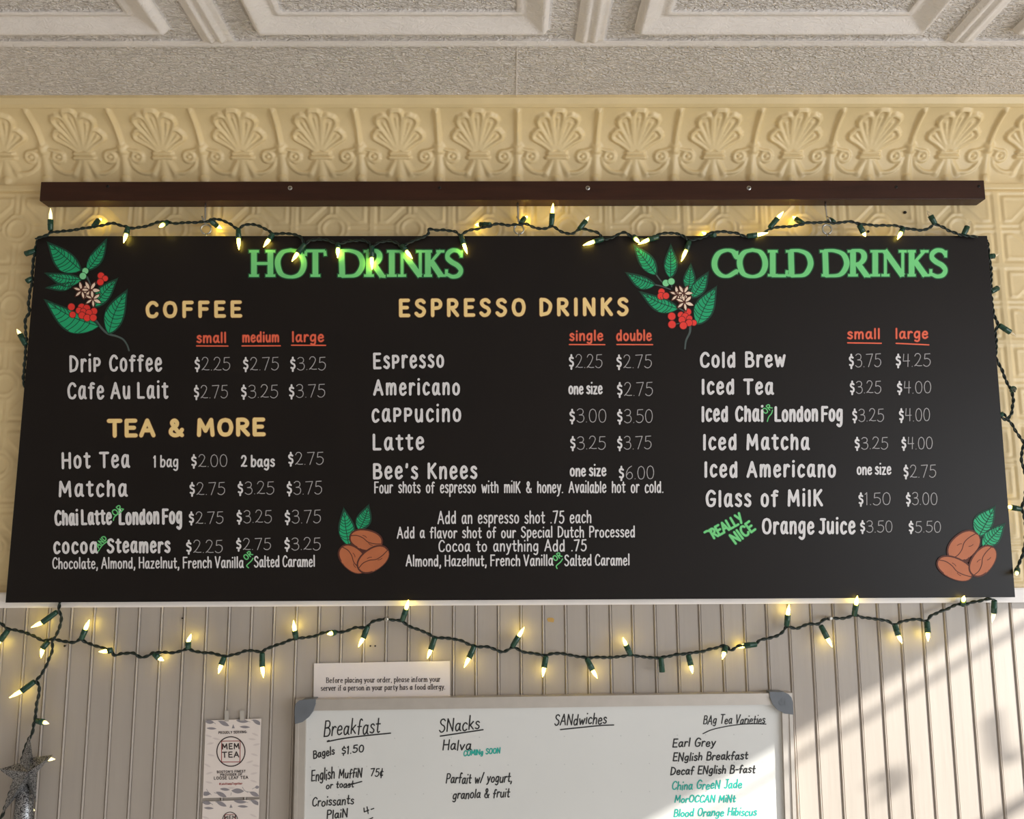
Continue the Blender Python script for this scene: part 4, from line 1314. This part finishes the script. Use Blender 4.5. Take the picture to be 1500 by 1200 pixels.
qa = [(432, 1060.5), (432, 1034)] + [(432 + 9 * (1 - math.cos(t)), 1034 - 9 * math.sin(t)) for t in np.linspace(.3, 1.57, 5)] + [(462.5, 1024)] + [(462.5 - 1.5 - 28 * math.sin(t) ** 1.6, 1024 + 36 * (1 - math.cos(t)) ** .8) for t in np.linspace(.3, 1.45, 7)]
qa = [(432, 1061), (431.5, 1040), (433, 1031), (438, 1026.5), (446, 1025), (462.5, 1024), (462, 1032), (458.5, 1042), (452, 1051), (443, 1058)]
corner_cap(qa, [(438, 1044), (442, 1039), (447, 1037), (448, 1042), (444, 1046)])
qb = [(1162, 1047), (1161.5, 1030), (1159.5, 1022), (1155, 1017), (1147, 1014), (1127, 1013.5), (1128.5, 1023), (1132.5, 1032), (1139, 1040), (1149, 1045.5)]
corner_cap(qb, [(1141, 1028), (1144, 1033), (1150, 1032), (1149, 1025), (1145, 1024), (1146, 1029)])

WBK = dict(parent=wbd, Y=YW, layer=.0003)
for t, a, b, cap, w, m, ex, kw in (
        ('Breakfast', (474, 1078.5), (556, 1073.5), 22, 1.5, M_INK, [[(482, 1085), (480, 1086.6), (500, 1082.5), (530, 1078.5), (572, 1074.2)]], {}),
        ('Bagels', (459, 1111), (490, 1105), 11.5, 1.4, M_INK, None, {}), ('$1.50', (500, 1105), (533, 1101.5), 10.5, 1.4, M_INK, None, {}),
        ('English', (456, 1145), (490, 1140.5), 16, 1.4, M_INK, None, {}), ('MuffiN', (496, 1140.5), (530, 1138), 13, 1.4, M_INK, [[(509, 1151), (530, 1145)]], {}), ('75\u00a2', (542, 1137.5), (561, 1136.5), 11, 1.3, M_INK, None, {}),
        ('or toast', (477.5, 1155.5), (518, 1153), 9.5, 1.3, M_INK, None, {}), ('Croissants', (457, 1182), (518, 1177.5), 13, 1.4, M_INK, None, {}), ('PlaiN', (478.5, 1200), (509, 1197), 12, 1.5, M_INK, None, {}),
        ('4-', (533.5, 1194), (549, 1188), 9.5, 1.3, M_INK, [[(540, 1201), (546, 1198)]], {}),
        ('SNacks', (643, 1072.5), (702, 1068), 19, 1.5, M_INK, [[(645, 1078.6), (707.6, 1069.2)]], {}), ('Halva', (648, 1099.5), (690, 1097.5), 14, 1.5, M_INK, None, {}),
        ('COMINg SOON', (679, 1107.6), (732.5, 1103), 7.5, 1.3, M_TEAL, None, {}), ('Parfait w/ yogurt,', (653, 1148), (750, 1145.5), 14, 1.4, M_INK, None, {}), ('granola & fruit', (663, 1170.5), (746, 1168), 13, 1.4, M_INK, None, {}),
        ('SANdwiches', (812, 1062.5), (888, 1060), 15, 1.4, M_INK, [[(821, 1069), (850, 1066), (880, 1063), (899, 1062.2)]], {}),
        ('BAg Tea Varieties', (1030, 1060.7), (1120, 1060), 12.5, 1.2, M_INK, [[(1029.7, 1075), (1045, 1068.5), (1075, 1062.5), (1100, 1060.5), (1122, 1061)]], {}),
        ('Earl Grey', (985, 1094.5), (1047.5, 1093), 12, 1.5, M_INK, None, {}), ('ENglish Breakfast', (985.5, 1115), (1095, 1112), 11.5, 1.5, M_INK, None, {}), ('Decaf ENglish B-fast', (982, 1135), (1106, 1132), 11.5, 1.5, M_INK, None, {}),
        ('China GreeN Jade', (984, 1157.5), (1086.5, 1154), 12, 1.4, M_TEAL, None, {}), ('MorOCCAN MiNt', (988, 1176), (1077, 1174.6), 10, 1.4, M_TEAL, None, {}), ('Blood Orange Hibiscus', (987, 1196), (1108, 1194.6), 11, 1.4, M_TEAL, None, {})):
    o = lettering('handwriting', t, a, b, cap, w * 1.28, m, ('teal' if m is M_TEAL else 'black') + ' handwriting reading ' + t, extra=ex, gap=.12, space=.42, slant=.17, jit=.06, xh=.58, **WBK)
d = Paint(YW)
for r_ in range(3):
    for c_ in range(17):
        d.disc((454 + c_ * 41.4 + r_ * .4, 1083 + r_ * 41 - c_ * .45), .8, 6)
d.build('grid_marks', M_DOT, wbd, .0002)

# ------------------------------------------------------------------ paper notice and tea cards
M_PAPER = mat('white_paper', (226, 216, 212), rough=0.75, var=0.02)
M_CARD = mat('tea_card_paper', (222, 210, 203), rough=0.6, var=0.02)
M_PRINT = mat('dark_print', (48, 36, 36), rough=0.6, var=0)
M_PRINTR = mat('red_brown_print', (150, 60, 56), rough=0.6, var=0)
M_MAUVE = mat('mauve_leaf_print', (136, 130, 134), rough=0.6, var=0.08)
M_FAINT = mat('faint_leaf_print', (208, 195, 190), rough=0.6, var=0)
YP = -0.0032
nt_ = empty('paper_notice', tuple(at(559, 1026, YP)), 'white paper allergy notice tucked behind the top of the whiteboard', 'notice')
link_mesh('sheet', *(lambda b: (b.v, b.f))(MB().prism([at(x, y, YP) for x, y in ((460, 972), (659, 968.4), (659.3, 1030), (459, 1036))], .0006)), M_PAPER, nt_)
for t, a, b in (('Before placing your order, please inform your', (478, 1000.4), (645, 998.6)), ('server if a person in your party has a food allergy.', (470, 1011.9), (652, 1009.8))):
    lettering('print_line', t, a, b, 7.4, 1.15, M_PRINT, 'black serif print reading ' + t[:40], parent=nt_, Y=YP, layer=.0002, gap=.14, space=.34, nib=.75, serif=.8, xh=.66)


def tea_card(label, quad, small):
    Yc = -0.0034
    def Q(u, v):
        a = np.array(quad, float)
        t = a[0] * (1 - u) + a[1] * u; b_ = a[3] * (1 - u) + a[2] * u
        return tuple(t * (1 - v) + b_ * v)
    root = empty('tea_card', tuple(at(*Q(.5, 1), Yc)), label, 'tea card', 'tea cards on the beadboard')
    link_mesh('card', *(lambda b: (b.v, b.f))(MB().prism([at(x, y, Yc) for x, y in quad], .0008)), M_CARD, root)
    if not small:
        lines = [('PROUDLY SERVING:', .24, .755, .178, 3.4, .7, M_PRINT), ('MEM', .315, .625, .376, 7.6, 1.65, M_PRINT), ('TEA', .325, .625, .483, 7.6, 1.65, M_PRINT), ("BOSTON'S FINEST", .238, .75, .683, 3.2, .75, M_PRINT),
                 ('PROVIDER OF', .3, .69, .72, 2.9, .75, M_PRINT), ('LOOSE LEAF TEA', .19, .80, .765, 4.0, .85, M_PRINT), ('#LetsSteepTogether', .285, .70, .836, 2.8, .6, M_PRINTR)]
        cx, cyv, rx, ry = .475, .41, 20.6, 21.6
    else:
        lines = [('MEM', .39, .60, .232, 5.0, 1.0, M_PRINT), ('TEA', .40, .60, .30, 5.0, 1.0, M_PRINT), ('PREMIUM LOOSE LEAF TEA', .2, .8, .5, 4, .9, M_PRINT)][:2]
        cx, cyv, rx, ry = .495, .245, 11.0, 11.6
    c0 = Q(cx, cyv)
    r_ = Paint(Yc)
    r_.stroke([(c0[0] + rx * math.cos(t), c0[1] + ry * math.sin(t)) for t in np.linspace(0, 2 * math.pi, 41)], 1.6 if not small else 1.1, caps=False)
    r_.build('ring_print', M_PRINT, root, .0003)
    s_ = Paint(Yc)
    hx, hy = rx * .66, ry * .70
    s_.line([(c0[0] - hx, c0[1] - hy), (c0[0] + hx, c0[1] - hy - .3), (c0[0] + hx - .4, c0[1] + hy), (c0[0] - hx - .2, c0[1] + hy + .2), (c0[0] - hx, c0[1] - hy)], 1.1 if not small else .8)
    s_.build('square_print', M_PRINTR, root, .00022)
    for t, u0, u1, v, cap, w, m in lines:
        lettering('print_line', t, Q(u0, v), Q(u1, v), cap, w, m, parent=root, Y=Yc, layer=.0003, gap=.2, space=.4)
    lf = Paint(Yc); ft = Paint(Yc)
    def lfp(p, u, v, L, wd, ang):
        L *= 1.25; wd *= 1.3
        c = np.array(Q(u, v)); d_ = np.array([math.cos(ang), math.sin(ang)]); n_ = np.array([-d_[1], d_[0]])
        ts = np.linspace(-1, 1, 9)
        A = [c + d_ * L * t + n_ * wd * (1 - t * t) for t in ts]; B = [c + d_ * L * t - n_ * wd * (1 - t * t) for t in ts]
        pts = [tuple(q) for q in A] + [tuple(q) for q in B[-2:0:-1]]
        pts = [(min(max(x, min(quad[0][0], quad[3][0]) + 1.2), max(quad[1][0], quad[2][0]) - 1.6), y) for x, y in pts]
        p.poly(pts)
    def stemp(p, u, v, dx, dy):
        c = np.array(Q(u, v)); p.stroke([c, c + np.array([dx, dy])], .6)
    k = .98 if not small else .98
    for u, v, L, wd, an in ((.07, .02, 5.5, 2.2, .12), (.33, .045, 7, 2.3, .45), (.66, .022, 7.5, 2.1, .1), (.93, .045, 6.5, 2.2, .5), (.11, .105, 6, 1.3, .05), (.71, .10, 6.3, 1.4, .05)):
        lfp(lf, u, v if not small else v * .8, L, wd, an)
    for u, v, dx, dy in ((.13, .02, 4, 3), (.27, .03, -4, -2), (.74, .02, 5, 2), (.88, .03, -5, -2), (.5, .065, 0, 0)):
        stemp(lf, u, v if not small else v * .8, dx, dy)
    lf.poly([Q(.475, .112 if not small else .09), Q(.53, .112 if not small else .09), Q(.50, .058 if not small else .045)])
    lf.build('leaf_print', M_MAUVE, root, .0002)
    lf = Paint(Yc)
    vb = (.945, .96, .92, .965, .975) if not small else (.93, .96, .92, .95, .97)
    for u, v, L, wd, an in ((.05, vb[0], 6, 2.4, 0), (.33, vb[1], 7, 2.4, .45), (.62, vb[2], 7.5, 2.8, .05), (.92, vb[3], 6, 2.4, .4), (.39, .895, 6, 1.6, .1), (.965, .878, 2.6, 1.8, -.2)):
        lfp(lf, u, v, L, wd, an)
    for u, v, dx, dy in ((.1, .925, 4, 4), (.06, .885, 3, 5), (.25, .945, -4, -1), (.73, .91, 6, 4), (.7, .87, 3, 5), (.84, .94, -4, -1), (.5, .975, .8, -4), (.88, .9, 4, -2)):
        stemp(lf, u, v, dx, dy)
    lf.build('leaf_print', M_MAUVE, root, .0002)
    for u, v, an in ((.06, .2, .3), (.1, .3, -.2), (.12, .45, .2), (.06, .58, .5), (.1, .68, -.3), (.9, .2, .4), (.93, .33, -.2), (.9, .46, .3), (.93, .6, .2), (.9, .7, -.2), (.85, .26, .1), (.1, .8, .2), (.9, .8, .3), (.5, .88, 0), (.2, .24, .2), (.82, .55, -.3)):
        lfp(ft, u, v, 4.6, 1.1, an)
    ft.build('faint_leaf_print', M_FAINT, root, .00015)
    return root


tea_card('tall white tea card with large round tea logo, upper of the two', [(301.3, 1055.7), (382.6, 1053), (379, 1167.3), (297, 1169.3)], False)
tea_card('white tea card with small round logo, lower one cut off by the photo edge', [(297, 1174.7), (380, 1171.3), (376.5, 1288), (292.5, 1291)], True)
M_TAPE = mat('clear_tape', (176, 169, 162), rough=0.25, var=0.02)
for (x0, y0, x1, y1, nm) in ((329, 1041, 335, 1057, 'left strip of clear tape above the upper tea card'), (351.5, 1041, 358, 1056, 'right strip of clear tape above the upper tea card')):
    tp = MB().prism([at(x, y, -.0045) for x, y in ((x0, y0), (x1, y0), (x1, y1), (x0, y1))], .0004).build('tape_strip', M_TAPE)
    tag(tp, nm, 'tape', 'tape strips above the tea cards')

# ------------------------------------------------------------------ silver glitter star
M_GLIT = bpy.data.materials.new('silver_glitter')
M_GLIT.use_nodes = True
nt = M_GLIT.node_tree
b = nt.nodes['Principled BSDF']
tc = nt.nodes.new('ShaderNodeTexCoord')
vo = nt.nodes.new('ShaderNodeTexVoronoi')
vo.inputs['Scale'].default_value = 900
nt.links.new(tc.outputs['Object'], vo.inputs['Vector'])
rp = nt.nodes.new('ShaderNodeValToRGB')
rp.color_ramp.elements[0].position = .15
rp.color_ramp.elements[0].color = (.03, .03, .033, 1)
rp.color_ramp.elements[1].position = .95
rp.color_ramp.elements[1].color = (.5, .5, .51, 1)
sp_ = nt.nodes.new('ShaderNodeSeparateColor')
nt.links.new(vo.outputs['Color'], sp_.inputs[0])
nt.links.new(sp_.outputs[0], rp.inputs[0])
nt.links.new(rp.outputs[0], b.inputs['Base Color'])
b.inputs['Metallic'].default_value = .85
b.inputs['Roughness'].default_value = .38
bp = nt.nodes.new('ShaderNodeBump')
bp.inputs['Strength'].default_value = .35
bp.inputs['Distance'].default_value = .0012
nt.links.new(sp_.outputs[1], bp.inputs['Height'])
nt.links.new(bp.outputs[0], b.inputs['Normal'])
YST = -0.045
tips = [(43.5, 1077), (78.5, 1105.5), (53, 1175), (3, 1193), (-2, 1127)]
inns = [(48, 1110), (54, 1132), (40, 1148), (19, 1142), (29, 1118)]
cen = (42, 1131)
st = empty('star_topper', tuple(at(33, 1262, YST + .012)), 'silver glitter star topper on a tube at far left', 'star')
sv = []
sf = []
for i in range(5):
    sv += [at(*tips[i], YST + .004), at(*inns[i], YST + .004)]
sv.append(at(*cen, YST - .016)); sv.append(at(*cen, YST + .018))
for i in range(10):
    j = (i + 1) % 10
    sf += [(i, j, 10), (j, i, 11)]
link_mesh('star', sv, sf, M_GLIT, st)
a_, b_ = at(38, 1140, YST + .016), at(31, 1262, YST + .012)
tb = MB()
tb.tube([a_, a_ * .5 + b_ * .5, b_], [.0125, .0155, .0165], 20)
tb.build('tube', M_GLIT, st, smooth=True)
